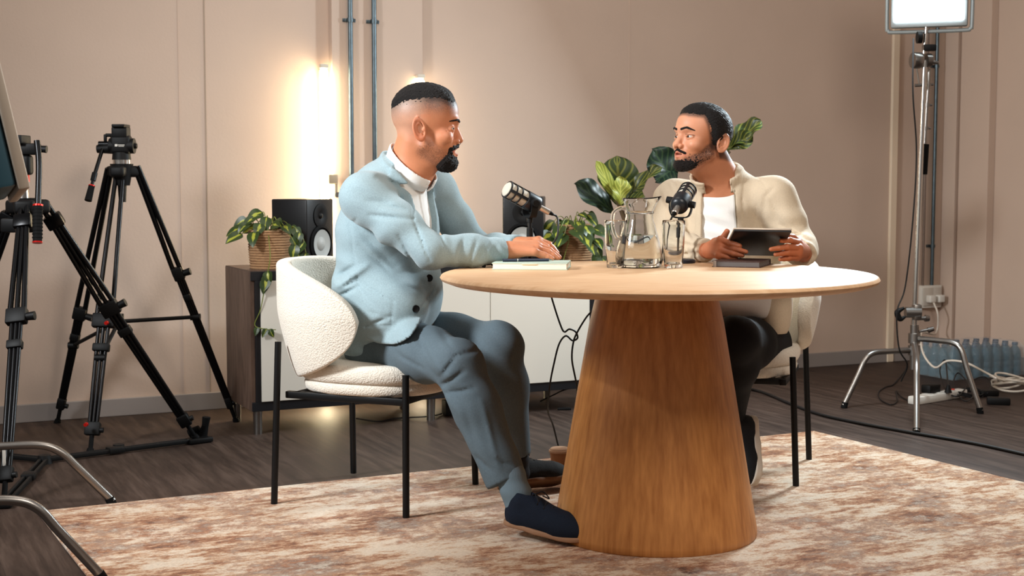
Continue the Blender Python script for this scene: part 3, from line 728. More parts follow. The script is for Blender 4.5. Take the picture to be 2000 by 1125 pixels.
# ================================================================== MICROPHONES
GRILLE = mat('mic_grille', (206, 198, 182), .6, bump=.4, bscale=700)
MICB = mat('mic_black', (20, 25, 31), .36)
def microphone(label, c, axis, side, basept, cable):
    """c centre of body, axis unit vector from connector to grille"""
    x, y, z = frame(axis); z = Vector(axis).normalized(); x = Vector(side); x = (x - z * x.dot(z)).normalized(); y = z.cross(x)
    M = M3(x, y, z, c); t = thing('podcast_microphone', label, 'microphone', basept, 0, 'desk microphones on the round table')
    r = .0265; b = BM()
    lathe(b, [(0, .088), (r * .7, .0875), (r - .003, .083), (r - .002, .012), (0, .012)], 32, M); obj('grille', b, GRILLE, t)
    b = BM()
    for zz in (.078, .057, .036): lathe(b, [(r - .002, zz), (r + .0015, zz), (r + .0015, zz + .004), (r - .002, zz + .004)], 40, M, closed=True)
    for k in range(4):
        a = PI / 4 * 0 + k * PI / 2; m2 = M @ Matrix.Rotation(a, 4, 'Z'); box(b, (r + .0003, 0, .046), (.003, .010, .074), m2, .001)
    lathe(b, [(r - .002, .014), (r + .003, .012), (r + .003, -.028), (r + .001, -.036), (r - .008, -.043), (.010, -.045), (0, -.045)], 40, M)
    obj('mic_body', b, MICB, t)
    b = BM(); lathe(b, [(0, -.040), (.0095, -.040), (.0098, -.082), (.008, -.084), (0, -.084)], 24, M); tag(obj('connector', b, mat('nickel', (214, 205, 196), .28, .9), t), 'silver cable connector')
    # yoke
    b = BM()
    for s in (-1, 1):
        b = BM(); cyl(b, M @ Vector((s * (r + .001), 0, -.008)), M @ Vector((s * (r + .020), 0, -.008)), .0115, .0105, 24); obj('knob', b, BLACKP, t)
    b = BM(); pc = M @ Vector((0, 0, -.008)); dn = Vector((0, 0, -1)); xs = x.copy(); xs.z = 0; xs.normalize()
    pts = [pc + xs * -.034, pc + xs * -.034 + dn * .022, pc + xs * -.026 + dn * .042, pc + xs * -.012 + dn * .048, pc + xs * .012 + dn * .048, pc + xs * .026 + dn * .042, pc + xs * .034 + dn * .022, pc + xs * .034]
    yv = dn.cross(xs); cp = catmull(pts, 4); pr_ = None
    for i_ in range(len(cp) - 1):
        a_, b_ = cp[i_], cp[i_ + 1]; tg = (b_ - a_).normalized(); nn = tg.cross(yv)
        box(b, (0, 0, 0), (.004, .022, (b_ - a_).length * 1.25), M3(nn, yv, tg, (a_ + b_) / 2))
    obj('yoke', b, BLACKP, t)
    b = BM(); top = pc + dn * .046; cyl(b, top, top + dn * .018, .0095, .0095, 20); cyl(b, top + dn * .018, Vector((top.x, top.y, basept.z + .01)), .0062, .0062, 16); obj('pole', b, BLACKM, t)
    b = BM(); cyl(b, top + dn * .036, top + dn * .066, .0105, .0105, 20); obj('pole_collar', b, BLACKP, t)
    b = BM(); lathe(b, [(0, 0), (.046, 0), (.048, .003), (.047, .010), (.040, .013), (.010, .015), (0, .015)], 40, T4(top.x, top.y, basept.z)); obj('weighted_base', b, mat('base_navy', (22, 28, 40), .4), t)
    b = BM(); e = M @ Vector((0, 0, -.080)); e2 = M @ Vector((0, 0, -.100)); cyl(b, e, e2, .0085, .0045, 16); obj('strain_relief', b, RUBBER, t)
    b = BM(); tube(b, [e2, M @ Vector((0, 0, -.115))] + cable, .0032, 10, 8); tag(obj('microphone_cable', b, CABLEM, None, loc=e2), cable_label, 'cable', 'black microphone cables')
    return t
cable_label = 'black cable curling from the left microphone and hanging off the table'
MY = 4.46
pm = P(1031, 392, MY); g_ = P(982, 363, MY - .05); k_ = P(1078, 416, MY + .03)
ax = (g_ - k_).normalized(); kn = P(1102, 655, 4.72)
microphone('podcast microphone tilted up to the left towards the man in the blazer', pm, ax, (.25, -.97, 0), Vector((pm.x, pm.y, TZ)),
           [P(1090, 436, MY), P(1088, 462, MY - .02), P(1072, 486, MY - .03), P(1062, 503, MY + .06) + Vector((0, 0, .0)), Vector((P(1058, 508, 4.60).x, 4.60, TZ + .006)), P(1066, 540, 4.665), P(1080, 590, 4.69), P(1094, 633, 4.70),
            kn + Vector((.0, 0, .012)), P(1112, 643, 4.71), P(1124, 648, 4.72), P(1128, 660, 4.73), P(1118, 665, 4.73), P(1105, 656, 4.72), P(1092, 672, 4.72), P(1082, 710, 4.73), P(1074, 752, 4.76), P(1070, 800, 4.85), P(1080, 830, 4.98), Vector((P(1103, 850, 5.0).x, 5.0, .012 + .003)), Vector((P(1150, 870, 4.95).x, 4.95, RUGZ + .004)), P(1230, 900, 4.9) * 1.0 + Vector((0, 0, -P(1230, 900, 4.9).z + .006))])
cable_label = 'black cable from the right microphone, hanging off the back of the table beside the pedestal'
MY2 = 4.50
pm = P(1331, 393, MY2); g_ = P(1351, 358, MY2 + .10); k_ = P(1313, 422, MY2 - .09)
ax = (g_ - k_).normalized()
microphone('podcast microphone pointing up towards the man holding the tablet', pm, ax, (1, .05, 0), Vector((pm.x, pm.y, TZ)),
           [P(1306, 440, MY2 - .06), P(1297, 470, MY2 - .02), P(1290, 500, MY2 + .03), Vector((P(1262, 510, 4.60).x, 4.60, TZ + .006)), Vector((P(1205, 506, 4.63).x, 4.635, TZ + .004)), P(1168, 590, 4.71), P(1145, 620, 4.71), P(1128, 648, 4.715),
            P(1120, 668, 4.72), P(1117, 700, 4.73), P(1123, 735, 4.76), P(1135, 790, 4.85), Vector((P(1160, 860, 5.0).x, 5.0, .015)), Vector((P(1240, 860, 4.95).x, 4.95, RUGZ + .004))])

# ================================================================== THINGS ON THE TABLE
GLASS = mat('clear_glass', (250, 252, 252), 0.0, trans=1.0, ior=1.46)
WATER = mat('water', (248, 252, 252), 0.0, trans=1.0, ior=1.33)
def on_table(px, py, h=0.0): return G(px, py, TZ + h)
def glass(label, p):
    b = BM(); lathe(b, [(0, .0005), (.026, .0005), (.028, .003), (.0285, .02), (.0325, .075), (.0345, .128), (.0345, .140), (.0335, .142), (.0325, .140), (.0322, .128), (.030, .075), (.0262, .022), (.022, .012), (0, .010)], 56, T4(p))
    o = obj('water_glass', b, GLASS, None, loc=p); tag(o, label, 'glass', 'tall drinking glasses'); return o
glass('empty tall drinking glass left of the water jug', on_table(1203, 523))
glass('empty tall drinking glass right of the water jug, in front of the right microphone', on_table(1315, 523))
p = on_table(1248, 522); t = thing('water_jug', 'clear glass jug half full of water between the two drinking glasses', 'jug', p)
JS = Matrix.Diagonal((1.18, 1.18, 1, 1))
def spout(v, th):
    if v.z > .165:
        k = (v.z - .165) / .04; a = math.cos(th + .05); w = max(0, a) ** 6; v = Vector((v.x * (1 + .28 * w * k), v.y, v.z + .006 * w * k))
    return v
b = BM(); lathe(b, [(0, .0005), (.050, .0005), (.056, .004), (.0605, .016), (.0605, .030), (.056, .060), (.046, .105), (.037, .140), (.0345, .155), (.0348, .168), (.039, .190), (.0435, .206), (.0425, .208), (.041, .206), (.0368, .190), (.0322, .168), (.0318, .155), (.034, .140), (.043, .105), (.053, .060), (.0575, .030), (.055, .016), (.050, .010), (0, .009)], 64, JS, warp=spout)
lathe(b, [(.0345, .160), (.0375, .1625), (.0375, .1655), (.0345, .168)], 48, JS, closed=True)
obj('jug_body', b, GLASS, t, world=False)
b = BM(); ha = math.radians(187); hx = Vector((math.cos(ha), math.sin(ha), 0))
tube(b, [hx * .042 + Vector((0, 0, .176)), hx * .058 + Vector((0, 0, .178)), hx * .078 + Vector((0, 0, .165)), hx * .082 + Vector((0, 0, .140)), hx * .078 + Vector((0, 0, .110)), hx * .068 + Vector((0, 0, .090)), hx * .057 + Vector((0, 0, .088))], .0065, 14, 8); obj('handle', b, GLASS, t, world=False)
b = BM(); lathe(b, [(0, .0092), (.0495, .0105), (.0545, .0165), (.0570, .030), (.0532, .058), (.0480, .078), (.0440, .0975), (0, .0975)], 56, JS); obj('water', b, WATER, t, world=False)
# notebook, pen
def zmat(p, a): return Matrix.Translation(p) @ RZ(a)
def notebook(t, L, Wd, H, cover, page):
    b = BM(); box(b, (0, 0, .0015), (L, Wd, .003), None, .001); box(b, (0, 0, H - .0015), (L, Wd, .003), None, .001)
    box(b, (0, Wd / 2 - .0015, H / 2), (L, .003, H), None, .001)
    obj('cover', b, cover, t, world=False, smooth=False)
    b = BM(); box(b, (0, -.002, H / 2), (L - .006, Wd - .006, H - .006)); obj('pages', b, page, t, world=False, smooth=False)
PAGE = mat('white_pages', (240, 238, 224), .8, bump=.3, bscale=400, stretch=(.02, .02, 1))
a_ = on_table(960, 527); b_ = on_table(1108, 528); L1 = (b_ - a_).length; an = math.atan2((b_ - a_).y, (b_ - a_).x)
nd = Vector((-math.sin(an), math.cos(an), 0)); c_ = (a_ + b_) / 2 + nd * .085
t = thing('notebook', 'pale sage green notebook with white pages under the blazer man\'s hands', 'notebook', c_, an)
notebook(t, L1, .16, .020, mat('sage_cover', (184, 200, 186), .6), PAGE)
b = BM(); box(b, (.0, -.0805, .0165), (.045, .002, .003), None, .0006); obj('elastic_tab', b, mat('gold_tab', (226, 216, 190), .5), t, world=False)
pp = P(982, 507, a_.y + .055); pp.z = TZ + .0248; pq = Vector((P(1072, 507, a_.y + .055).x, a_.y + .075, TZ + .0248))
t = thing('pen', 'dark blue pen lying on the sage green notebook', 'pen', pp)
b = BM(); cyl(b, pp, pq, .0045, .0045, 14); obj('pen_barrel', b, mat('pen_blue', (28, 40, 62), .3), t)
b = BM(); cyl(b, pq, pq + (pq - pp).normalized() * .012, .004, .001, 14); obj('pen_tip', b, CHROME, t)
b = BM(); cyl(b, pp + (pq - pp) * .31, pp + (pq - pp) * .33, .0050, .0050, 14); obj('pen_ring', b, CHROME, t)
# leather organiser
a_ = on_table(1391, 521.5); an = math.radians(-21); L2 = .125; b_ = a_ + Vector((math.cos(an), math.sin(an), 0)) * .145; c2 = on_table(1530, 515)
dd = (c2 - b_); W2 = dd.length
u_ = (b_ - a_).normalized(); v_ = Vector((-u_.y, u_.x, 0))
t = thing('leather_notebook', 'closed dark brown leather notebook lying on the table under the tablet', 'notebook', (a_ + b_) / 2 + v_ * .085, an)
BRL = mat('brown_leather', (66, 44, 38), .45, bump=.4, bscale=300)
notebook(t, L2 + .02, .17, .019, BRL, mat('grey_pages', (92, 88, 88), .7))
b = BM(); box(b, (-(L2 + .02) / 2 + .008, -.086, .0095), (.010, .002, .019), None, .001); obj('elastic_band', b, mat('band_grey', (150, 140, 134), .6), t, world=False)

# coffee cup on the rug behind the pedestal
p = G(1088, 927); p.x += .01; p.z = RUGZ; t = thing('paper_cup', 'tan paper coffee cup with lid on the floor behind the pedestal', 'cup', p)
b = BM(); lathe(b, [(0, 0), (.026, 0), (.036, .075), (0, .075)], 32); obj('cup_body', b, mat('kraft', (170, 120, 84), .8), t, world=False)
b = BM(); lathe(b, [(0, .086), (.030, .086), (.034, .083), (.0355, .079), (.0385, .078), (.039, .072), (.036, .071)], 32); obj('lid', b, mat('lid_beige', (190, 150, 120), .5), t, world=False)
# ================================================================== TRIPODS
ALU = mat('black_anodised_tube', (16, 16, 18), .28, .6)
def perp_off(a, b, w):
    d = (b - a).normalized(); s = d.cross(Vector((0, 1, 0))); s.normalize(); return s * w
def tripod_leg(t, apex, joint, foot, w=.030, r=.0088, mid=False):
    """twin upper tubes, joint block, three slimmer lower tubes, foot"""
    s = perp_off(apex, foot, w); s2 = s * .72
    b = BM()
    for k in (-1, 1): cyl(b, apex + s * k * .45, joint + s * k, r, r, 14)
    if mid: cyl(b, apex.lerp(joint, .2), joint, r * .9, r * .9, 14); box(b, (0, 0, 0), (w * 2.6, .034, .05), M3(s.normalized(), (joint - apex).normalized().cross(s.normalized()), (joint - apex).normalized(), apex.lerp(joint, .16)), .006)
    L = obj('leg', b, ALU, t)
    d = (foot - joint).normalized(); fl = foot - d * .085
    b = BM()
    for k in (-.85, 0, .85): cyl(b, joint - d * .02 + s2 * k, fl + s2 * k * .75, r * .85, r * .8, 12)
    obj('leg_stage', b, ALU, t) if False else _sub(L, 'lower_stage', b, ALU)
    x = s.normalized(); y = d.cross(x)
    M = M3(x, y, d, joint); b = BM(); box(b, (0, 0, -.005), (w * 2.9, .034, .055), M, .006); cyl(b, M @ Vector((w * 1.3, 0, .0)), M @ Vector((w * 1.3 + .03, -.0, .0)), .013, .015, 16); _sub(L, 'leg_clamp', b, BLACKP)
    b = BM(); box(b, (0, 0, .10), (w * 2.1, .030, .03), M, .005); _sub(L, 'leg_brace', b, BLACKP)
    M = M3(x, y, d, fl); b = BM(); box(b, (0, 0, -.005), (w * 1.9, .03, .05), M, .006); _sub(L, 'leg_lock', b, BLACKP)
    b = BM(); cyl(b, M @ Vector((w * .95, 0, 0)), M @ Vector((w * .95 + .012, 0, 0)), .010, .010, 16); _sub(L, 'lock_knob', b, BLACKP)
    b = BM(); cyl(b, fl, foot - d * .012, .0085, .0085, 14); cyl(b, foot - d * .016, foot, .012, .015, 16); _sub(L, 'foot', b, RUBBER)
    return L
def _sub(par, name, bm, m): return obj(name, bm, m, par)
TA = P(238, 335, 5.62)
fA = [G(462, 824), G(176, 884), G(112, 826)]
t = thing('tripod', 'black video tripod standing free left of the sideboard, its head at the top centre', 'tripod', (TA.x, TA.y, 0), 0, 'black video tripods')
jA = []
for f, j, (ax_, ay_) in zip(fA, ((352, 533), (205, 625), (160, 612)), ((266, 325), (233, 345), (214, 330))):
    a0 = P(ax_, ay_, TA.y + (f.y - TA.y) * .05)
    tt_ = .5; dj = f - a0
    # joint on the straight line at the photo's height
    best = min((abs((lambda q: CAMZ)(0) - 0), 0) for _ in (0,))
    k = 0.0
    for i in range(100):
        q_ = a0 + dj * (i / 100)
        v = q_ - Vector((0, 0, CAMZ)); py = 562.5 - FPX * v.dot(UP) / v.dot(FW)
        if py > j[1]: k = i / 100; break
    jt = a0 + dj * k; jA.append(jt); tripod_leg(t, a0, jt, f, (.015, .030, .018)[len(jA) - 1], (.0105, .009, .0105)[len(jA) - 1])
b = BM(); c = TA
cyl(b, c + Vector((0, 0, -.055)), c + Vector((0, 0, .03)), .030, .045, 24)
for f in fA:
    dv = (f - TA); dv.z = 0; dv.normalize(); box(b, (.03, 0, 0), (.075, .06, .045), M3(dv, Vector((0, 0, 1)).cross(dv), Vector((0, 0, 1)), c + Vector((0, 0, .0))), .014, 3)
obj('shoulder', b, BLACKP, t)
b = BM(); cyl(b, c + Vector((0, 0, -.12)), c + Vector((0, 0, -.05)), .014, .018, 16); obj('bowl_knob', b, BLACKP, t)
b = BM(); cyl(b, c + Vector((0, 0, .028)), c + Vector((0, 0, .048)), .034, .034, 28); obj('levelling_ring', b, CHROME, t)
b = BM(); cyl(b, c + Vector((0, 0, .046)), c + Vector((0, 0, .075)), .037, .034, 28)
box(b, (0, 0, .105), (.078, .06, .075), T4(c), .014, 3); cyl(b, c + Vector((-.045, 0, .10)), c + Vector((.052, 0, .10)), .030, .030, 24)
box(b, (0, 0, .152), (.062, .06, .045), T4(c), .006); box(b, (0, 0, .178), (.050, .09, .012), T4(c), .003)
cyl(b, c + Vector((.05, 0, .10)), c + Vector((.062, 0, .10)), .012, .010, 14); cyl(b, c + Vector((-.06, 0, .142)), c + Vector((-.02, 0, .142)), .007, .007, 12); box(b, (-.062, 0, .132), (.012, .012, .028), T4(c), .003)
cyl(b, c + Vector((-.095, 0, .088)), c + Vector((-.03, 0, .092)), .016, .024, 18)
o = obj('fluid_head', b, BLACKP, t)
b = BM(); box(b, (-.012, -.0305, .102), (.010, .002, .009), T4(c)); box(b, (.008, -.0305, .103), (.026, .002, .003), T4(c)); box(b, (.008, -.0305, .0975), (.022, .002, .0015), T4(c)); _sub(o, 'logo_mark', b, WHITEP)
b = BM(); h0 = P(203, 282, TA.y); h1_ = P(184, 343, TA.y - .08); h2_ = P(172, 392, TA.y - .12)
cyl(b, h0 + Vector((-.02, 0, 0)), h0 + Vector((.02, 0, 0)), .013, .013, 14); cyl(b, h0, h1_, .0075, .0075, 14); cyl(b, h1_ - (h2_ - h1_) * .1, h1_ + (h2_ - h1_) * .2, .011, .011, 14)
cyl(b, h1_, h1_ + (h2_ - h1_) * .45, .0065, .0065, 14); H = obj('pan_handle', b, ALU, t)
b = BM(); cyl(b, h1_ + (h2_ - h1_) * .42, h2_, .012, .014, 18); _sub(H, 'grip', b, RUBBER)
b = BM(); cyl(b, h1_ + (h2_ - h1_) * .39, h1_ + (h2_ - h1_) * .43, .0128, .0128, 18); _sub(H, 'red_ring', b, REDM)
# mid-level spreader
cs = P(232, 628, 5.55); b = BM()
for f, a0 in zip(fA, jA):
    q_ = a0 + (f - a0) * .28; tube(b, [cs, q_], .008, 8, 0)
    cyl(b, q_ + Vector((-.02, 0, 0)), q_ + Vector((.02, 0, 0)), .014, .014, 14)
cyl(b, cs - Vector((0, 0, .03)), cs + Vector((0, 0, .03)), .020, .020, 18); obj('spreader', b, BLACKP, t)
b = BM(); q_ = jA[1] + Vector((.02, -.03, .0)); cyl(b, q_, q_ + Vector((0, -.015, 0)), .008, .007, 14); q_ = fA[1] + Vector((-.005, -.02, .11)); cyl(b, q_, q_ + Vector((0, -.015, 0)), .008, .007, 14); obj('red_button', b, REDM, t)

# near tripod at the left edge, with ground spreader
TB = P(52, 398, 4.98); fB = [G(383, 866), G(8, 992), G(-160, 880)]
t = thing('tripod', 'black video tripod at the left edge with red-ringed pan handle and a floor spreader', 'tripod', (TB.x, TB.y, 0), 0, 'black video tripods')
for f, jy in zip(fB, (600, 620, 590)):
    a0 = TB + Vector((f.x - TB.x, f.y - TB.y, 0)).normalized() * .06; dj = f - a0; k = .5
    for i in range(100):
        v = a0 + dj * (i / 100) - Vector((0, 0, CAMZ)); py = 562.5 - FPX * v.dot(UP) / v.dot(FW)
        if py > jy: k = i / 100; break
    tripod_leg(t, a0, a0 + dj * k, f + Vector((0, 0, .02)), .024, .0095, True)
b = BM(); c = TB; cyl(b, c + Vector((0, 0, -.07)), c + Vector((0, 0, .02)), .035, .050, 24)
for f in fB:
    dv = (f - TB); dv.z = 0; dv.normalize(); box(b, (.035, 0, 0), (.08, .07, .05), M3(dv, Vector((0, 0, 1)).cross(dv), Vector((0, 0, 1)), c + Vector((0, 0, -.01))), .014, 3)
box(b, (-.02, 0, -.075), (.13, .06, .05), T4(c), .008); obj('shoulder', b, BLACKP, t)
b = BM(); cyl(b, c + Vector((-.01, 0, .075)), c + Vector((-.01, 0, .105)), .022, .022, 28); obj('red_collar', b, REDM, t)
b = BM(); cyl(b, c + Vector((-.01, 0, .02)), c + Vector((-.01, 0, .075)), .020, .014, 20); obj('column', b, STEEL, t)
b = BM(); c3 = c + Vector((0, 0, .105)); box(b, (-.005, 0, .03), (.055, .05, .07), T4(c3), .012, 3); box(b, (0, 0, .085), (.10, .06, .04), T4(c3), .008); box(b, (-.02, 0, .118), (.05, .10, .030), T4(c3), .004)
cyl(b, c3 + Vector((.03, 0, .088)), c3 + Vector((.075, 0, .084)), .010, .013, 16); cyl(b, c3 + Vector((-.07, 0, .092)), c3 + Vector((-.04, 0, .092)), .010, .010, 14); obj('fluid_head', b, BLACKP, t)
b = BM(); a1 = P(72, 275, 4.92); a2 = P(76, 320, 4.90); a3 = P(74, 403, 4.86); a4 = P(73, 472, 4.83)
tube(b, [a1, a2, a3], .0105, 14, 6); H = obj('pan_handle', b, ALU, t)
b = BM(); cyl(b, a3, a4, .0165, .0155, 20)
for i in range(9): q_ = a3.lerp(a4, (i + .7) / 10); cyl(b, q_, q_ + (a4 - a3) * .03, .0175, .0175, 20)
_sub(H, 'grip', b, RUBBER)
b = BM(); cyl(b, a3 - (a4 - a3) * .05, a3, .0172, .0172, 20); cyl(b, a4, a4 + (a4 - a3) * .04, .0172, .0165, 20); _sub(H, 'red_ring', b, REDM)
hub = G(87, 905); b = BM(); cyl(b, hub, hub + Vector((0, 0, .03)), .028, .022, 20)
for f, e in ((fB[0], 1.07), (fB[1], 1.0), (fB[2], 1.0)):
    v = f - hub; v.z = 0; L = v.length * e; dv = v.normalized(); M = M3(dv, Vector((0, 0, 1)).cross(dv), Vector((0, 0, 1)), hub)
    for s in (-1, 1): box(b, (L / 2, s * .011, .014), (L, .010, .016), M, .002)
    box(b, (L * .42, 0, .016), (.06, .044, .022), M, .004)
    box(b, (L - .03, 0, .012), (.10, .05, .020), M, .005)
obj('floor_spreader', b, BLACKP, t)
b = BM(); q_ = G(395, 862); tube(b, [q_ + Vector((0, 0, .02)), q_ + Vector((.012, 0, .06)), q_ + Vector((.018, 0, .095))], [.020, .013, .016], 14, 5); cyl(b, q_ + Vector((-.05, 0, .03)), q_ + Vector((-.01, 0, .05)), .018, .014, 16); obj('foot_lock', b, RUBBER, t)
b = BM(); q_ = G(232, 883); cyl(b, q_ + Vector((0, 0, .018)), q_ + Vector((0, 0, .03)), .022, .020, 18); obj('spreader_knob', b, BLACKP, t)
b = BM(); l_ = TB + (fB[1] - TB) * .86 ; box(b, (0, -.03, 0), (.010, .004, .12), T4(l_), .001); obj('white_sticker', b, WHITEP, t)

# ================================================================== LIGHT STANDS
def cleg(t, c, z, foot, m=STEEL, r=.0125):
    """curved stand leg: out level from the hub, then bending down to its foot"""
    h = Vector((foot.x - c.x, foot.y - c.y, 0)); L = h.length; d = h.normalized(); b = BM(); s = Vector((c.x, c.y, z))
    pts = [s, s + d * L * .35, s + d * L * .58 + Vector((0, 0, -.004)), s + d * L * .70 + Vector((0, 0, -.03)), s + d * L * .80 + Vector((0, 0, -.40 * (z)))]
    pts.append(Vector((foot.x, foot.y, .012))); tube(b, pts, r, 16, 8); lg = obj('leg', b, m, t)
    b = BM(); dd = (pts[-1] - pts[-2]).normalized(); cyl(b, pts[-1] - dd * .015, Vector((foot.x, foot.y, foot.z)) , r + .002, r + .002, 16); _sub(lg, 'rubber_foot', b, RUBBER)
SC0 = G(1783, 790); SC0.z = 0
t = thing('light_stand', 'chrome light stand with curved legs at the right, carrying the bright panel light', 'light stand', SC0)
def C0(z, dx=0, dy=0): return Vector((SC0.x + dx, SC0.y + dy, z))
cleg(t, SC0, .245, G(1648, 797)); cleg(t, SC0, .275, G(1790, 849)); cleg(t, SC0, .300, G(1915, 808))
b = BM(); cyl(b, C0(.16), C0(.36), .019, .019, 24)
for z in (.245, .300): cyl(b, C0(z - .022), C0(z + .022), .027, .027, 24)
cyl(b, C0(.33, .02), C0(.34, .07), .006, .006, 12); cyl(b, C0(.335, .06), C0(.343, .085), .013, .010, 14); obj('hub', b, STEEL, t)
zt = lambda py: CAMZ + (345 - py) / FPX * SC0.y
b = BM(); cyl(b, C0(.34), C0(zt(600)), .0165, .0165, 20); obj('pole', b, CHROME, t)
tp = P(1806, 118, SC0.y)
b = BM(); lowp = C0(zt(600)); cyl(b, lowp, tp, .0125, .0105, 20); tag(obj('upper_pole', b, CHROME, t), 'thin chrome upper pole')
rear = P(1815, 135, SC0.y + .05); b = BM(); cyl(b, C0(zt(600), .006, .03), rear, .0085, .0085, 16)
for py in (165, 205, 250): q_ = C0(zt(600), .006, .03).lerp(rear, (600 - py) / 465); cyl(b, q_ + Vector((-.02, 0, 0)), q_ + Vector((.022, 0, 0)), .005, .005, 10); cyl(b, q_ - Vector((0, 0, .008)), q_ + Vector((0, 0, .008)), .013, .013, 16)
obj('extension_rod', b, STEEL, t)
b = BM(); q1 = C0(zt(600), .006, .03).lerp(rear, (600 - 340) / 465); q2 = C0(zt(600), .006, .03).lerp(rear, (600 - 281) / 465); cyl(b, q1, q2, .020, .020, 20); obj('foam_grip', b, RUBBER, t)
b = BM(); k = P(1768, 610, SC0.y - .02); cyl(b, k, C0(k.z, .02, -.02), .024, .024, 24); box(b, (0, 0, 0), (.035, .05, .07), T4(C0(k.z, .005, -.01)), .006); cyl(b, C0(k.z - .03, .0), C0(k.z - .028, .05), .009, .009, 14); cyl(b, C0(k.z - .028, .045), C0(k.z - .03, .065), .016, .013, 14); obj('clamp', b, STEEL, t)
b = BM(); tube(b, [k + Vector((-.005, -.0, .02)), k + Vector((-.035, 0, .0)), k + Vector((-.022, 0, -.03)), k + Vector((0, 0, -.02))], [.006, .014, .012, .006], 12, 6); obj('clamp_handle', b, BLACKP, t)
b = BM(); box(b, (-.002, -.0185, zt(673)), (.014, .003, .10), T4(C0(0)), .001); obj('white_sticker', b, WHITEP, t)
# grip head
g = P(1799, 118, SC0.y); b = BM(); lathe(b, [(0, -.02), (.034, -.02), (.036, -.012), (.036, .012), (.034, .02), (0, .02)], 32, M3(Vector((0, 0, 1)), Vector((.2, -.98, 0)), Vector((.98, .2, 0)), g + Vector((-.02, 0, 0)))); lathe(b, [(0, -.012), (.030, -.012), (.030, .012), (0, .012)], 32, M3(Vector((0, 0, 1)), Vector((.2, -.98, 0)), Vector((.98, .2, 0)), g + Vector((.03, 0, 0))))
cyl(b, g, g + Vector((.075, 0, -.01)), .010, .008, 14); cyl(b, g + Vector((-.02, 0, -.03)), g + Vector((-.005, 0, -.11)), .004, .004, 8); cyl(b, g + Vector((-.025, 0, -.11)), g + Vector((.01, 0, -.108)), .007, .007, 10); obj('grip_head', b, STEEL, t)
b = BM(); box(b, (.035, 0, .055), (.055, .04, .028), T4(g), .004); cyl(b, g + Vector((-.02, 0, .10)), g + Vector((.0, 0, .10)), .026, .026, 20); obj('swivel_joint', b, BLACKP, t)
b = BM(); cyl(b, g + Vector((.012, 0, .03)), g + Vector((.02, 0, .15)), .008, .008, 14); obj('spigot', b, CHROME, t)
# LED panel
pc = P(1816, -60, SC0.y - .02); face = Vector((-.50, -.86, -.10)).normalized(); xx = Vector((0, 0, 1)).cross(face).normalized(); zz = face.cross(xx); 
if zz.z < 0: zz = -zz
face_w = .37; 
xx = Vector((.94, -.34, 0)).normalized(); yy = Vector((0, 0, 1)).cross(xx).normalized()
if yy.y < 0: yy = -yy
PM = M3(xx, yy, Vector((0, 0, 1)), pc)
zb = (60 - -60) / FPX * SC0.y
t2 = thing('panel_light', 'bright white rectangular studio panel light on top of the chrome stand', 'studio light', pc)
PW = .325; PH = .42; off = -zb + .035
b = BM(); box(b, (0, .03, off + PH / 2 - .01), (PW, .05, PH), PM, .008); obj('housing', b, mat('housing_grey', (150, 156, 158), .5), t2)
b = BM(); box(b, (0, .0, off + PH / 2), (PW - .03, .010, PH - .03), PM, .002); obj('diffuser', b, mat('panel_glow', (250, 255, 255), .5, emit=(236, 250, 255), estr=14), t2)
b = BM(); tube(b, [PM @ Vector(v) for v in ((-PW / 2 - .018, .03, .12), (-PW / 2 - .018, .03, -zb + .05), (-PW / 2 - .010, .03, -zb + .016), (-PW / 2 + .02, .03, -zb + .008), (PW / 2 - .02, .03, -zb + .008), (PW / 2 + .010, .03, -zb + .016), (PW / 2 + .018, .03, -zb + .05), (PW / 2 + .018, .03, .12))], .0085, 12, 5); obj('yoke', b, mat('yoke_grey', (150, 158, 160), .45, .3), t2)
for s in (-1, 1): b = BM(); cyl(b, PM @ Vector((s * (PW / 2 + .012), .03, .06)), PM @ Vector((s * (PW / 2 + .045), .03, .06)), .020, .016, 18); obj('tilt_knob', b, BLACKP, t2)
# cable from the stand
b = BM(); tube(b, [P(1784, 75, 6.02), P(1783, 180, 6.03), P(1790, 300, 6.1), P(1782, 440, 6.15), P(1768, 560, 6.2), P(1752, 610, 6.2), P(1756, 680, 6.22), P(1772, 712, 6.25), P(1760, 745, 6.28)], .0035, 8, 8)
o = obj('power_cable', b, CABLEM, None, loc=P(1756, 680, 6.22)); tag(o, 'thin black cable hanging beside the chrome light stand', 'cable')

# left foreground stands
def left_stand(label, c, legs, zt_, zs):
    t = thing('light_stand', label, 'light stand', c)
    for (f, z) in legs: cleg(t, c, z, f)
    b = BM(); cyl(b, c + Vector((0, 0, .12)), c + Vector((0, 0, .32)), .019, .019, 20)
    for f, z in legs: cyl(b, c + Vector((0, 0, z - .015)), c + Vector((0, 0, z + .015)), .027, .027, 20)
    obj('hub', b, STEEL, t); b = BM(); cyl(b, c + Vector((0, 0, .3)), c + Vector((0, 0, zt_)), .0165, .0125, 20); obj('pole', b, CHROME, t); return t
f1 = G(220, 986); c1 = Vector((f1.x - .50, f1.y - .19, 0)); c1 = Vector((-1.72, 4.22, 0))
def rleg(c, a, L): return Vector((c.x + math.cos(a) * L, c.y + math.sin(a) * L, 0))
left_stand('chrome light stand whose upper curved leg enters at the left edge, on the bare floor', c1, [(f1, .205), (Vector((c1.x - .30, c1.y + .42, 0)), .235), (Vector((c1.x - .40, c1.y - .30, 0)), .265)], 1.9, .2)
f2 = G(172, 1150); c2_ = Vector((-1.50, 3.34, 0)); f2 = Vector((-1.035, 3.53, RUGZ))
left_stand('chrome light stand whose lower curved leg enters at the bottom left corner, nearest the camera', c2_, [(f2, .232), (Vector((c2_.x - .32, c2_.y + .36, 0)), .262), (Vector((c2_.x - .36, c2_.y - .30, 0)), .29)], 1.12, .2)
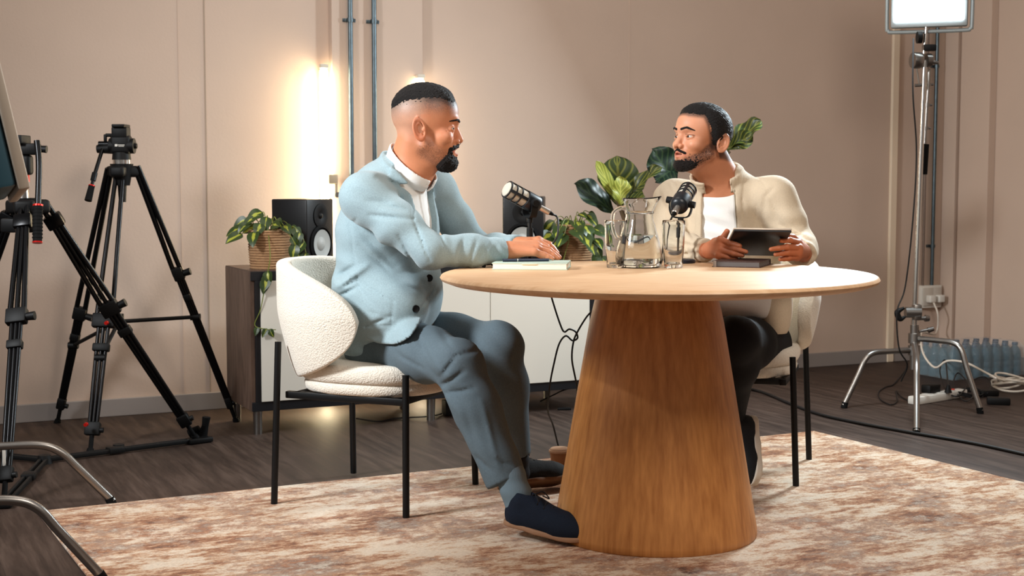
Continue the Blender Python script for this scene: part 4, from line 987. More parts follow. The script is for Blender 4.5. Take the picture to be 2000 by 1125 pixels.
# foreground panel light seen edge-on
t3 = thing('softbox_light', 'tilted studio light at the left edge, dark teal back with pale rim', 'studio light', (-1.50, 3.34, 1.12))
p_t = P(-30, 60, 3.2); p_b = P(46, 372, 3.2)
zz = (p_t - p_b).normalized(); xx = Vector((.925, .38, 0)); xx = (xx - zz * xx.dot(zz)).normalized(); yy = zz.cross(xx)
LM = M3(xx, yy, zz, p_b); LL = .56
b = BM(); box(b, (-.050, 0, LL / 2), (.050, .40, LL), LM, .010); obj('housing', b, mat('teal_grey_housing', (50, 84, 98), .45), t3)
b = BM(); box(b, (-.012, 0, LL / 2), (.024, .42, LL + .02), LM, .006); obj('front_rim', b, mat('pale_rim', (182, 168, 152), .6), t3)
b = BM(); box(b, (-.13, 0, LL / 2 + .02), (.12, .38, LL - .02), LM, .02); obj('rear_pod', b, BLACKP, t3)
b = BM(); cyl(b, Vector((-1.50, 3.34, 1.0)), Vector((-1.50, 3.34, 1.16)), .02, .02, 16); cyl(b, Vector((-1.50, 3.34, 1.15)), LM @ Vector((-.15, 0, LL * .4)), .012, .012, 12); obj('mount_arm', b, BLACKP, t3)

# ================================================================== FLOOR CLUTTER AT THE RIGHT
# water bottles in shrink wrap
BOT = mat('blue_bottle', (44, 94, 114), .1, alpha=.68)
CAPM = mat('bottle_cap', (36, 70, 96), .4)
bp_ = G(1858, 744); by = RZ(WROT); bl = None
org = bp_ + wu * .04 - wn * .03
def bottle(p, first=None):
    if first is None:
        t = thing('water_bottle', 'bottle', 'bottle', p, 0, 'bottles in the shrink-wrapped pack')
        b = BM(); lathe(b, [(0, .003), (.020, 0), (.029, .004), (.031, .012), (.0305, .05), (.0285, .055), (.0305, .060), (.0305, .085), (.0285, .090), (.0305, .095), (.0305, .125), (.026, .148), (.015, .165), (.0125, .170), (.0125, .178), (0, .178)], 24); obj('bottle_body', b, BOT, t, world=False); t.scale = (1.05, 1.05, .9)
        b = BM(); lathe(b, [(0, .190), (.0135, .190), (.0145, .186), (.0145, .174), (0, .174)], 18); obj('cap', b, CAPM, t, world=False); return t
    c = copy_tree(first); c.location = p; c.scale = (1.05, 1.05, .9); return c
for i in range(7):
    for j in range(4):
        p = org + wu * (.068 * i) - wn * (.068 * j)
        if bl is None: nb_ = bl = bottle(p)
        else: nb_ = bottle(p, bl)
        nb_['label'] = 'blue plastic water bottle, %s from the left in the %s row of the wrapped pack' % (('first', 'second', 'third', 'fourth', 'fifth', 'sixth', 'seventh')[i], ('front', 'second', 'third', 'rear')[j])
b = BM(); M = M3(wu, wn, Vector((0, 0, 1)), org)
g_ = []
for k, (zz_, e) in enumerate(((.002, 0), (.05, .002), (.12, .001), (.150, -.004), (.174, -.018), (.180, -.05))):
    x0, x1, y0, y1 = -.037 - e, .068 * 6 + .037 + e, -.068 * 3 - .037 - e, .037 + e; ring = []
    for (xa, ya, xb, yb, nn) in ((x0, y0, x1, y0, 22), (x1, y0, x1, y1, 12), (x1, y1, x0, y1, 22), (x0, y1, x0, y0, 12)):
        for q in range(nn):
            f = q / nn; cr = .004 * math.sin(2 * PI * f * (7 if nn == 22 else 4) + PI / 2)
            ring.append(b.verts.new(M @ Vector((xa + (xb - xa) * f + random.uniform(-1, 1) * .002, ya + (yb - ya) * f + random.uniform(-1, 1) * .002 - (cr if nn == 22 and ya > 0 else 0), zz_ + random.uniform(-1, 1) * .004 * (zz_ > .01)))))
    g_.append(ring)
for A_, B_ in zip(g_[:-1], g_[1:]):
    for q in range(len(A_)): b.faces.new((A_[q], A_[(q + 1) % len(A_)], B_[(q + 1) % len(A_)], B_[q]))
b.faces.new(g_[-1])
fm_ = mat('shrink_film', (225, 235, 240), .15, alpha=.16, bump=.6, bscale=30)
o = obj('shrink_wrap', b, fm_, None, loc=org); tag(o, 'clear plastic film wrapped round the pack of water bottles by the wall', 'plastic wrap')

# extension strip with plugs
p = G(1832, 782); a = math.atan2((G(1878, 776) - G(1782, 792)).y, (G(1878, 776) - G(1782, 792)).x); LLn = (G(1880, 776) - G(1780, 792)).length
t = thing('power_strip', 'white power strip on the floor behind the light stand\'s legs', 'power strip', p, a)
b = BM(); box(b, (0, 0, .018), (LLn, .055, .036), None, .006); obj('strip_body', b, WHITEP, t, world=False)
b = BM()
for x in (-.08, 0, .08): box(b, (x + .005, 0, .037), (.045, .042, .003), None, .002)
obj('socket_face', b, mat('socket_grey', (200, 196, 188), .5), t, world=False)
b = BM(); box(b, (LLn * .3, .0, .040), (.016, .012, .006), None, .002); obj('switch', b, mat('red_switch', (210, 60, 40), .4), t, world=False)
for nm, px, py, s, lb in (('power_adapter', 1818, 766, (.085, .05, .038), 'chunky black power adapter plugged into the white power strip'),):
    q_ = P(px, py, p.y); q_.z = .036 + .02; b = BM(); box(b, (0, 0, 0), s, Matrix.Translation(q_) @ RZ(a), .006); tag(obj(nm, b, BLACKP, None, loc=q_), lb, 'power adapter', 'black power adapters')
b = BM(); q_ = P(1852, 762, p.y); q_.z = .036; cyl(b, q_, q_ + Vector((0, 0, .035)), .018, .007, 12); tag(obj('power_plug', b, BLACKP, None, loc=q_), 'small black plug standing in the white power strip', 'plug')
for px, py, s, lb, a2 in ((1950, 790, (.10, .05, .032), 'black power brick on the floor nearest the right edge, lower of two', -.25), (1930, 774, (.09, .045, .03), 'black power brick on the floor just behind the lowest one, by the coiled white cable', .2)):
    q_ = G(px, py); q_.z = s[2] / 2; b = BM(); box(b, (0, 0, 0), s, Matrix.Translation(q_) @ RZ(a2), .006); tag(obj('power_adapter', b, BLACKP, None, loc=q_), lb, 'power adapter', 'black power adapters')
def fl(px, py, z=.004): q = G(px, py, z); return q
# tangled thin black leads
random.seed(5)
b = BM(); pts = [P(1852, 752, p.y) * 1.0]
pts[0].z = .07
for px, py, z in ((1845, 742, .10), (1835, 752, .07), (1848, 775, .03), (1870, 782, .02), (1888, 770, .05), (1870, 752, .06), (1862, 768, .03), (1885, 788, .01), (1905, 775, .02), (1900, 760, .04), (1922, 756, .05), (1934, 764, .04), (1928, 776, .02)): q_ = G(px, py + z * 400 * .0); q_.z = z; pts.append(q_)
tube(b, pts, .0035, 8, 8); tag(obj('adapter_lead', b, CABLEM, None, loc=pts[0]), 'tangled black leads between the power strip and the power bricks', 'cable')
b = BM(); pts = []
for i in range(60):
    f = i / 59; an_ = f * 2 * PI * 4.3; pts.append(G(1882, 775) + Vector((math.cos(an_) * (.07 + .02 * math.sin(f * 9)), math.sin(an_) * .06, .006 + .02 * f + .01 * math.sin(an_ * 2))))
tube(b, pts, .003, 8, 2); tag(obj('coiled_lead', b, CABLEM, None, loc=pts[0]), 'loose coil of thin black cable on the floor right of the white power strip', 'cable')
b = BM(); pts = [G(1775, 783, .004), G(1760, 776), G(1750, 765), G(1752, 784), G(1740, 792), G(1720, 782), G(1716, 768), G(1728, 758), G(1745, 752), G(1765, 728), G(1772, 716)]
for q_ in pts: q_.z = .004
tube(b, pts, .003, 8, 8); tag(obj('floor_lead', b, CABLEM, None, loc=pts[0]), 'thin black lead looping on the floor left of the light stand', 'cable')
# white cable: from the socket plug down, arching, into a coil
b = BM(); so = WP(u_s, .07, z_s - .07); pts = [WP(us1 - 0 + .045, .09, z_s - .085), WP(us1 + .05, .12, z_s - .15), WP(us1 + .02, .14, z_s - .25), P(1800, 650, 7.1), P(1803, 690, 6.9), P(1826, 718, 6.8), P(1850, 705, 6.75), P(1885, 708, 6.7), P(1920, 725, 6.65), P(1950, 742, 6.6)]
q_ = G(1975, 762); 
for i in range(48):
    f = i / 47; an_ = PI * .8 + f * 2 * PI * 5.2; pts.append(q_ + Vector((math.cos(an_) * (.085 + .02 * math.sin(f * 17)), math.sin(an_) * (.10 + .02 * math.cos(f * 11)), .008 + .03 * f + .018 * (1 + math.sin(an_ * 1.0 + f * 6)))))
tube(b, pts, .0052, 10, 4); tag(obj('white_cable', b, mat('white_cable', (222, 214, 202), .5), None, loc=q_), 'white mains cable arching from the wall socket into a coil at the right edge', 'cable')
# long black cable across the right floor
b = BM(); pts = [G(x, y) for x, y in ((1290, 745), (1400, 752), (1480, 766), (1540, 790), (1600, 812), (1680, 830), (1790, 850), (1900, 869), (2010, 893), (2150, 925))]
for q_ in pts: q_.z = .007
tube(b, pts, .0065, 10, 8); tag(obj('floor_cable', b, CABLEM, None, loc=pts[3]), 'thick black cable running across the dark floor from behind the right chair', 'cable')
# under the sideboard
b = BM(); pts = [SB(LC * .30, .1, .02), SB(LC * .36, .08, .004), SB(LC * .42, .12, .004), SB(LC * .5, .06, .012), SB(LC * .56, .14, .004)]
tube(b, pts, .003, 8, 8); tag(obj('loose_cable', b, CABLEM, None, loc=pts[0]), 'thin black cable lying under the middle of the sideboard', 'cable')
b = BM(); pts = [SB(LC * .86, .12, .03), SB(LC * .90, .1, .06), SB(LC * .93, .12, .07), SB(LC * .97, .12, .085)]
tube(b, pts, .003, 8, 8); tag(obj('loose_cable', b, CABLEM, None, loc=pts[0]), 'thin black cable drooping under the right end of the sideboard', 'cable')
b = BM(); q_ = G(1102, 801); q_.z = .006; box(b, (0, 0, 0), (.06, .02, .012), Matrix.Translation(q_) @ RZ(.1), .003); tag(obj('cable_adapter', b, BLACKP, None, loc=q_), 'small flat black adapter on the floor under the sideboard\'s right end', 'adapter')
b = BM(); q_ = SB(LC * .58, .12, .035); box(b, (0, 0, 0), (.06, .05, .065), Matrix.Translation(q_) @ RZ(WROT), .005); tag(obj('power_supply', b, BLACKP, None, loc=q_), 'black power supply box standing under the middle of the sideboard', 'power supply')
# ================================================================== PEOPLE
def lin(rgb): return np.array(s2l(rgb)[:3], np.float32)
def mixc(c, k, col): return c + (lin(col) - c) * np.clip(k, 0, 1)[..., None]
def sst(x, a, b):
    t = np.clip((x - a) / (b - a), 0, 1); return t * t * (3 - 2 * t)
SKIN1 = mat('skin_warm', (190, 126, 94), 0.5, vcol='Col', bump=.05, bscale=300, sss=.12, var=.05, vscale=30)
SKIN2 = mat('skin_tan', (190, 126, 94), 0.5, vcol='Col', bump=.05, bscale=300, sss=.12, var=.05, vscale=30)
HAIRM = mat('short_black_hair', (24, 20, 20), 0.62, bump=.9, bscale=420, bdetail=3, var=.35, vscale=300, spec=.4)
BEARDM = mat('black_beard', (26, 19, 17), 0.7, bump=.9, bscale=380, bdetail=3, var=.4, vscale=260, spec=.3)
TEETH = mat('teeth', (238, 230, 214), .3)
EYEM = mat('eye', (240, 235, 225), .12, vcol='Col', coat=.5)

def head_core(q, mo=.007, lipz=0.0):
    d = ell(q, (-.006, 0, .030), (.100, .078, .090)); d = smin(d, ell(q, (.030, 0, .025), (.070, .064, .080)), .02)
    d = smin(d, ell(q, (.036, 0, -.058), (.056, .056, .080)), .02)
    for s in (-1, 1):
        d = smin(d, cap(q, (.000, s * .050, -.072), (.062, s * .020, -.118), .019, .018), .022)
        d = smin(d, ell(q, (.058, s * .041, -.045), (.028, .024, .024)), .014)
    d = smin(d, sph(q, (.074, 0, -.121), .020), .018)
    d = smin(d, ell(q, (.072, 0, -.082), (.026, .031, .034)), .014)
    d = smin(d, cap(q, (.0925, -.027, .005), (.0925, .027, .005), .0105), .014)
    for s in (-1, 1): d = smax(d, -sph(q, (.109, s * .034, -.016), .0195), .012)
    return d
def head_face(q, slit=.004, mo=.007):
    d = head_core(q)
    # nose
    d = smin(d, cap(q, (.089, 0, -.006), (.1060, 0, -.051), .0078, .0112), .010)
    for s in (-1, 1):
        d = smin(d, sph(q, (.0975, s * .0125, -.0560), .0092), .005)
        d = smax(d, -ell(q, (.1035, s * .0065, -.0635), (.006, .0036, .004)), .002)
        # eyelids and slit
        e = sph(q, (.0765, s * .033, -.018), .0150); d = smin(d, e, .003)
        zb_ = .09 * (np.abs(q[..., 1]) - .033); qq = q.copy(); qq[..., 2] = q[..., 2] - zb_; d = smax(d, -ell(qq, (.094, s * .0345, -.0185), (.022, .0150, slit)), .0010)
        d = d + .0012 * np.exp(-(cap(q, (.0955, s * .020, -.0085), (.082, s * .048, -.0095), .0003) / .0020) ** 2)
        # nasolabial crease
        d = d + .0016 * np.exp(-(cap(q, (.098, s * .018, -.056), (.082, s * .032, -.088), .001) / .0035) ** 2)
    # lips
    up, lo = -.0765 + mo * .12, -.0905 - mo * .75
    for s in (-1, 1):
        d = smin(d, cap(q, (.0965, s * .004, up), (.083, s * .025, up - .005 - mo * .2), .0052, .0030), .004)
        d = smin(d, cap(q, (.0945, s * .002, lo), (.083, s * .023, up - .008 - mo * .3), .0062, .0032), .004)
    d = smax(d, -ell(q, (.096, 0, (up + lo) / 2), (.020, .020, max(.0012, mo))), .0015)
    return d
def ears(q, ex=-.015):
    out = None
    for s in (-1, 1):
        p = q - V3((ex, s * .0795, -.022)); a = .22
        X = p[..., 0] * math.cos(a) + p[..., 2] * math.sin(a); Z = -p[..., 0] * math.sin(a) + p[..., 2] * math.cos(a); Y = s * p[..., 1] + X * .38
        rr = np.sqrt((X / .0165) ** 2 + (Z / .031) ** 2) + 1e-6
        ring = np.sqrt(((rr - 1) * .0165) ** 2 * np.where(X > .006, 2.2, 1) + Y ** 2) - .0042
        pan = np.maximum((rr - .98) * .016, np.abs(Y + .0060) - .0030)
        anti = np.sqrt(((rr - .58) * .016) ** 2 + (Y + .0005) ** 2) - .0026; anti = np.maximum(anti, X - .004)
        lobe = ell(np.stack([X, Y, Z], -1), (.003, -.001, -.027), (.0085, .0045, .0085)); tr = ell(np.stack([X, Y, Z], -1), (.013, -.001, -.004), (.005, .005, .007))
        e = smin(smin(smin(ring, pan, .003), smin(lobe, anti, .003), .003), tr, .003); out = e if out is None else np.minimum(out, e)
    return out
class Head:
    def __init__(s, O, f, upv, sc, ex=-.015):
        s.O = V3(O); f = Vector(f).normalized(); u = Vector(upv); u = (u - f * u.dot(f)).normalized(); l = u.cross(f)
        s.R = Rm(f, l, u); s.sc = V3(sc); s.ms = float(min(sc)); s.ex = ex; s.f, s.l, s.u = f, l, u
    def q(s, Q): return ((Q - s.O) @ s.R) / s.sc
    def w(s, p): p = V3(p) * s.sc; return Vector((s.O + s.R @ p).tolist())
    def box(s, pad=.0, lo=(-.125, -.10, -.165), hi=(.13, .10, .135)):
        c = [s.w((x, y, z)) for x in (lo[0], hi[0]) for y in (lo[1], hi[1]) for z in (lo[2], hi[2])]
        return [min(v[i] for v in c) - pad for i in range(3)], [max(v[i] for v in c) + pad for i in range(3)]
def hand_fn(wr, fingers, thumb, k=1.0):
    def fn(Q):
        d = None
        for (a, b_, c) in fingers:
            x = cap(Q, wr, a, .0185 * k, .0120 * k); d = x if d is None else smin(d, x, .016)
        x = chain(Q, [(wr, .018 * k), (thumb[0], .0150 * k)], .01); d = smin(d, x, .015)
        o = None
        for (a, b_, c) in fingers:
            a, b_, c = Vector(a), Vector(b_), Vector(c); m2 = b_.lerp(c, .52)
            x = chain(Q, [(a, .0100 * k), (b_, .0092 * k), (m2, .0082 * k), (c, .0070 * k)], .003); o = x if o is None else smin(o, x, .0012)
        x = chain(Q, [(thumb[0], .0135 * k), (thumb[1], .0112 * k), (thumb[2], .0088 * k)], .004); o = smin(o, x, .002)
        return smin(d, o, .006)
    pts = [Vector(wr)] + [Vector(p) for f in fingers for p in f] + [Vector(p) for p in thumb]
    lo = [min(p[i] for p in pts) - .03 for i in range(3)]; hi = [max(p[i] for p in pts) + .03 for i in range(3)]
    return fn, lo, hi
def nails(tips, dirs, t, col=(214, 160, 134)):
    b = BM()
    for p, (d, n) in zip(tips, dirs):
        d = Vector(d).normalized(); n = Vector(n); n = (n - d * n.dot(d)).normalized(); s = d.cross(n)
        M = M3(d, s, n, Vector(p) + n * .0066); lathe(b, [(0, .0012), (.004, .0009), (.0052, -.0004)], 14, M @ Matrix.Diagonal((1.25, .9, 1, 1)))
    return obj('fingernails', b, mat('nail', col, .3), t)
def eyebrows(H, t, z0=.0095, arch=.004, r=.0042):
    def fn(Q):
        q = H.q(Q); yz = np.stack([q[..., 0] * 0, np.abs(q[..., 1]), q[..., 2]], -1)
        m = np.minimum(cap(yz, (0, .013, z0 - .002), (0, .034, z0 + arch), r, r * .9), cap(yz, (0, .034, z0 + arch), (0, .050, z0 - .003), r * .9, r * .4))
        d = head_core(q) - .0030 + .3 * np.clip(m + .003, 0, 1) - .0008 * wob(q, 900, 3); return smax(smax(d, m, .001), .05 - q[..., 0], .001)
    lo, hi = H.box(.0, lo=(.04, -.06, -.012), hi=(.12, .06, .032)); sdf_obj('eyebrows', [(fn, lo, hi, .0014)], HAIRM, t, it=0)
def eyes(H, t, gaze, rad=.0132, iris=(70, 44, 26)):
    for s in (-1, 1):
        c = H.w((.0765, s * .033, -.018)); g = V3(Vector(gaze).normalized())
        def colf(V, c=c, g=g):
            n = (V - V3(c)); n /= np.linalg.norm(n, axis=1)[:, None]; a = n @ g; col = np.tile(lin((196, 184, 174)), (len(V), 1))
            col = mixc(col, sst(a, .868, .885), iris); return mixc(col, sst(a, .965, .975), (6, 5, 5))
        sdf_obj('eye', [(lambda Q, c=c: sph(Q, c, rad * H.ms), [v - .016 for v in c], [v + .016 for v in c], .0011)], EYEM, t, colf)
def shoe(t, heel, f, up, L, upm, solem, lacem, sole_t=.014, lab=None):
    """heel = back end of the sole's underside"""
    f = Vector(f).normalized(); u = Vector(up); u = (u - f * u.dot(f)).normalized(); l = u.cross(f); O = V3(heel); R = Rm(f, l, u)
    W2 = lambda p: Vector((O + R @ V3(p)).tolist())
    def outline(q):
        q2 = q.copy(); q2[..., 2] = 0
        return smin(cap(q2, (.036, 0, 0), (L * .45, .0, 0), .034, .034), cap(q2, (L * .5, 0, 0), (L - .045, .004, 0), .038, .045), .03)
    def upper(Q):
        q = (Q - O) @ R
        d = smin(ell(q, (L - .065, .003, .030), (.062, .042, .040)), ell(q, (.046, 0, .045), (.045, .034, .058)), .02)
        d = smin(d, cap(q, (.055, 0, .075), (L - .09, .002, .040), .034, .034), .02)
        d = smin(d, cap(q, (.05, 0, .03), (L - .07, 0, .03), .036, .038), .02)
        d = smax(d, sole_t * .7 - q[..., 2], .003); d = smax(d, q[..., 2] + q[..., 0] * .15 - .112, .004)
        d = smax(d, -ell(q, (.052, 0, .115), (.036, .025, .030)), .004)
        return d + .0007 * wob(q, 160, 3)
    def sole(Q):
        q = (Q - O) @ R; return smax(outline(q), np.abs(q[..., 2] - sole_t / 2 - .006 * sst(q[..., 0], L - .07, L)) - sole_t / 2, .003)
    cs = [W2((x, y, z)) for x in (-.02, L + .02) for y in (-.06, .06) for z in (-.01, .13)]
    lo = [min(c[i] for c in cs) for i in range(3)]; hi = [max(c[i] for c in cs) for i in range(3)]
    S = sdf_obj('shoe', [(upper, lo, hi, .003)], upm, t)
    sdf_obj('sole', [(sole, lo, hi, .0028)], solem, S)
    b = BM()
    for i in range(5):
        x = .085 + (L - .175) * i / 4; z = .110 - (x - .055) * .30
        tube(b, [W2((x - .008, -.026, z - .014)), W2((x, 0, z + .0)), W2((x + .004, .026, z - .014))], .0022, 8, 5)
        if i: tube(b, [W2((x - .008, .026, z - .014)), W2((x, 0, z + .001)), W2((x + .004, -.026, z - .014))], .0022, 8, 5)
    for s in (-1, 1): tube(b, [W2((.09, 0, .104)), W2((.10, s * .022, .108)), W2((.118, s * .03, .092)), W2((.105, s * .012, .10))], .0018, 8, 6)
    obj('laces', b, lacem, S); return S

# ------------------------------------------------------------------ the man in the blazer
A1 = math.radians(-27); F1 = Vector((math.cos(A1), math.sin(A1), 0)); L1v = Vector((-F1.y, F1.x, 0)); ZU = Vector((0, 0, 1))
M1 = thing('person', 'man in a pale blue blazer and white shirt, seated in profile leaning on the table', 'person', (C1.x, C1.y, 0))
pel, bel, che, upp, nb = P(752, 655, 4.50), P(757, 572, 4.49), P(757, 450, 4.48), P(764, 378, 4.47), P(797, 333, 4.45)
shR, elR, wrR = P(714, 386, 4.29), P(838, 490, 4.20), P(984, 490, 4.30)
shL, elL, wrL = P(846, 372, 4.62), P(930, 486, 4.64), P(1012, 482, 4.44)
H1 = Head(P(831, 240, 4.42), (1, .02, -.01), (0, 0, 1), (1.0, 1.0, 1.0))
nk_t = H1.w((-.028, 0, -.055)); 
def neck1(Q): return smin(cap(Q, nk_t, nb, .060, .068, L1v, .95), cap(Q, H1.w((.018, 0, -.105)), nb + F1 * .03, .036, .060), .03)
def skin1(Q):
    q = H1.q(Q); d = head_face(q, .0034, .0078); d = smin(d, neck1(Q), .022); d = smin(d, ears(q), .004)
    # laughter lines at the eye and cheek
    for s in (-1, 1):
        for (a, b_) in (((.066, s * .056, -.018), (.054, s * .062, -.012)), ((.066, s * .056, -.022), (.054, s * .062, -.024)), ((.068, s * .053, -.027), (.055, s * .060, -.035)), ((.086, s * .042, -.045), (.066, s * .054, -.072))):
            d = d + .0018 * np.exp(-(cap(q, a, b_, .0003) / .0024) ** 2)
    return d
fr1 = [(P(1047, 477, 4.37), P(1070, 487, 4.38), P(1087, 500, 4.38)), (P(1050, 480, 4.34), P(1073, 488, 4.35), P(1092, 502, 4.35)),
       (P(1049, 485, 4.31), P(1071, 492, 4.32), P(1089, 504, 4.32)), (P(1044, 492, 4.28), P(1062, 498, 4.285), P(1078, 505, 4.285))]
th1 = (P(1015, 484, 4.35), P(1040, 490, 4.40), P(1058, 500, 4.42))
hR1 = hand_fn(P(992, 489, 4.30), fr1, th1, 1.08)
fl1 = [(P(1050, 470, 4.41), P(1072, 478, 4.42), P(1086, 492, 4.42)), (P(1052, 469, 4.44), P(1074, 478, 4.445), P(1088, 494, 4.445)),
       (P(1051, 471, 4.47), P(1070, 480, 4.47), P(1082, 495, 4.47)), (P(1046, 476, 4.50), P(1062, 485, 4.50), P(1073, 497, 4.50))]
tl1 = (P(1030, 478, 4.40), P(1052, 474, 4.38), P(1068, 482, 4.375))
hL1 = hand_fn(P(1014, 480, 4.44), fl1, tl1, 1.08)
def core1(Q):
    d = chain(Q, [(pel, .10), (bel, .11), (che, .10), (upp, .075), (nb, .05)], .03, L1v, 1.2)
    for a, b_, c, w in ((shR, elR, wrR, P(992, 489, 4.30)), (shL, elL, wrL, P(1014, 480, 4.44))): d = smin(d, chain(Q, [(a, .045), (b_, .036), (c, .024), (w, .019)], .02), .03)
    return d
lo1, hi1 = H1.box(.0, lo=(-.13, -.10, -.20))
ITP = lambda x, a, b: np.interp(x, a, b).astype(np.float32)
hairline1 = lambda q: np.minimum(q[..., 2] - ITP(q[..., 0], [-.1, -.06, 0, .05, .085, .1], [.040, .060, .070, .070, .056, .056]), .0915 - q[..., 0] + (q[..., 2] - .062) * .35)
def grain(V, sd=1): return (np.random.RandomState(sd).rand(len(V)).astype(np.float32) * 2 - 1)
def col1(V):
    q = H1.q(V); c = np.tile(lin((196, 128, 92)), (len(V), 1)); z, x, y = q[:, 2], q[:, 0], q[:, 1]; inh = (np.abs(x) < .13) & (np.abs(y) < .12) & (z > -.2) & (z < .14)
    fade = sst(z, -.055, .085) * sst(x, .075, .04); fade = np.where(x > -.01, fade * sst(z, -.005, .05), fade)
    c = mixc(c, inh * fade * .70 * (.85 + .35 * grain(V)), (92, 68, 58)); c = mixc(c, inh * sst(hairline1(q), -.055, -.005) * (.62 + .3 * grain(V, 3)), (84, 62, 56)); c = mixc(c, inh * sst(hairline1(q), -.018, .0) * .8, (44, 34, 31))
    c = mixc(c, inh * sst(z, -.055, -.02) * sst(x, .02, -.03) * .35, (206, 172, 150))
    c = mixc(c, inh * np.exp(-((z + .02) / .03) ** 2 - ((x - .06) / .03) ** 2) * .3, (214, 140, 112))      # cheek flush
    ear = inh * sst(np.abs(y), .074, .082) * (np.abs(z + .022) < .045) * (x < .02); c = mixc(c, ear * .5, (206, 112, 76))
    jawd = smin(cap(q, (.005, .05, -.085), (.07, .02, -.115), .026), cap(q, (.005, -.05, -.085), (.07, -.02, -.115), .026), .01)
    st = inh * sst(jawd, .016, -.006) * (x < .09); c = mixc(c, st * (.42 + .30 * grain(V)), (78, 46, 36))
    for s in (-1, 1):
        lip = np.minimum(cap(q, (.0965, s * .004, -.0757), (.083, s * .025, -.083), .0055), cap(q, (.0945, s * .002, -.0955), (.083, s * .023, -.086), .0065))
        c = mixc(c, inh * sst(lip, .0015, -.001) * .8, (176, 84, 74))
    return c
hs1 = [v for v in ((skin1, lo1, hi1, .0019),)]
body = sdf_obj('body', [(skin1, lo1, hi1, .0019), (hR1[0], hR1[1], hR1[2], .0019), (hL1[0], hL1[1], hL1[2], .0022), (core1, [-.62, 4.15, .45], [.06, 4.85, 1.12], .012)], SKIN1, M1, col1)
def hair1(Q):
    q = H1.q(Q); h = hairline1(q); return head_core(q) - .0056 * sst(h, -.004, .028) + .0007 - .0016 * wob(q, 900, 4) * sst(h, -.035, -.002) - .0010 * wob(q, 420, 9) * sst(h, -.01, .01) + .02 * sst(h, -.010, -.034)
lo, hi = H1.box(.0, lo=(-.125, -.10, .00)); sdf_obj('hair', [(hair1, lo, hi, .0017)], HAIRM, M1, it=0)
def beard1(Q):
    q = H1.q(Q); base = head_face(q, .0034, .0078); x, y, z = q[..., 0], np.abs(q[..., 1]), q[..., 2]
    g = x - ITP(z, [-.16, -.135, -.115, -.098, -.085, -.07], [.018, .030, .050, .068, .080, .086]); g = np.minimum(g, -.080 - z + .6 * np.clip(x - .06, 0, .02))
    mouth = .0138 - np.sqrt(((y / 2.3)) ** 2 + (z + .0900) ** 2)          # > 0 on the lips
    g = np.minimum(g, -mouth * 1.0 + .0005)
    m = .0052 - cap(np.stack([x * 0, q[..., 1], z], -1), (0, -.029, -.0800), (0, .0, -.0672), .0) ; m2 = .0052 - cap(np.stack([x * 0, q[..., 1], z], -1), (0, .029, -.0800), (0, .0, -.0672), .0); m = np.minimum(np.maximum(m, m2), x - .074)
    side = .0058 - cap(np.stack([x * 0, y, z], -1), (0, .0345, -.080), (0, .0345, -.108), .0); side = np.minimum(side, x - .06); g = np.maximum(g, side); g = np.maximum(g, m)
    ck = np.minimum(np.minimum(x + .005, -.088 - z), .105 - x); ck = np.minimum(ck, z + ITP(x, [0, .06], [.10, .150]))
    th = .0065 * sst(g, .0, .022) + .0034 * sst(g, -.001, .003)
    return base - th + .0010 - .0017 * wob(q, 950, 2) * sst(np.maximum(g, ck * .8), -.012, .008) - .0010 * wob(q, 480, 3) * sst(g, 0, .01) + .012 * sst(np.maximum(g, ck), -.004, -.014)
lo, hi = H1.box(.0, lo=(-.02, -.085, -.175), hi=(.125, .085, -.05)); sdf_obj('beard', [(beard1, lo, hi, .0015)], BEARDM, M1, it=0)
lo, hi = H1.box(.0, lo=(.06, -.03, -.11), hi=(.11, .03, -.06)); sdf_obj('teeth', [(lambda Q: ell(H1.q(Q), (.073, 0, -.083), (.0185, .021, .0065)), lo, hi, .0012)], TEETH, M1)
eyes(H1, M1, (.9, -.25, -.05)); eyebrows(H1, M1, .007, .002, .0036)

BLZ = mat('pale_blue_wool', (144, 165, 172), 0.9, bump=.22, bscale=500, var=.10, vscale=260, sheen=.25, spec=.15)
SHIRT = mat('white_shirt', (236, 234, 230), .8, bump=.15, bscale=500)
TRO1 = mat('slate_trousers', (92, 106, 114), .85, bump=.16, bscale=520, var=.08, vscale=220, spec=.2)
def torso1(Q): return chain(Q, [(pel, .140), (bel, .156), (che, .143), (upp, .108), (nb, .062)], .05, L1v, 1.18)
def arm1(Q, c=0.0):
    r = smin(chain(Q, [(shR, .066), (shR.lerp(elR, .5), .064), (elR, .050), (elR.lerp(wrR, .55), .045), (wrR + (wrR - elR) * .15, .037)], .03), cap(Q, shR, upp, .070, .080), .05)
    r = smax(r, plane(Q, wrR, wrR - elR), .004)
    l = chain(Q, [(shL, .064), (shL.lerp(elL, .5), .056), (elL, .048), (elL.lerp(wrL, .5), .042), (wrL + (wrL - elL) * .15, .037)], .03); l = smin(l, cap(Q, shL, upp, .064, .075), .05)
    l = smax(l, plane(Q, wrL, wrL - elL), .004); return smin(r, l, .03)
zv, zn = P(848, 478, 4.4).z, nb.z
def vee(Q, add=0.0):
    x = (Q - V3(nb)) @ V3(F1); y = np.abs((Q - V3(nb)) @ V3(L1v)); z = Q[..., 2]; w = .010 + .082 * np.clip((z - zv) / (zn - zv), 0, 1.4) ** .9 + add
    return np.maximum(np.maximum((y - w) * .93, zv - add * 2 - z), -x - .0)
def skirt(Q):
    c = P(758, 600, 4.36); R = Rm(F1, L1v, ZU); d = ell(Q, c, (.128, .105, .116), R)
    c2 = P(800, 585, 4.62); return smin(d, ell(Q, c2, (.09, .09, .10), R), .03)
hipR, kneR, ankR = P(765, 668, 4.42), P(896, 712, 4.11), P(994, 950, 4.01)
hipL, kneL, ankL = P(790, 655, 4.62), P(972, 678, 4.42), P(1006, 900, 4.47)
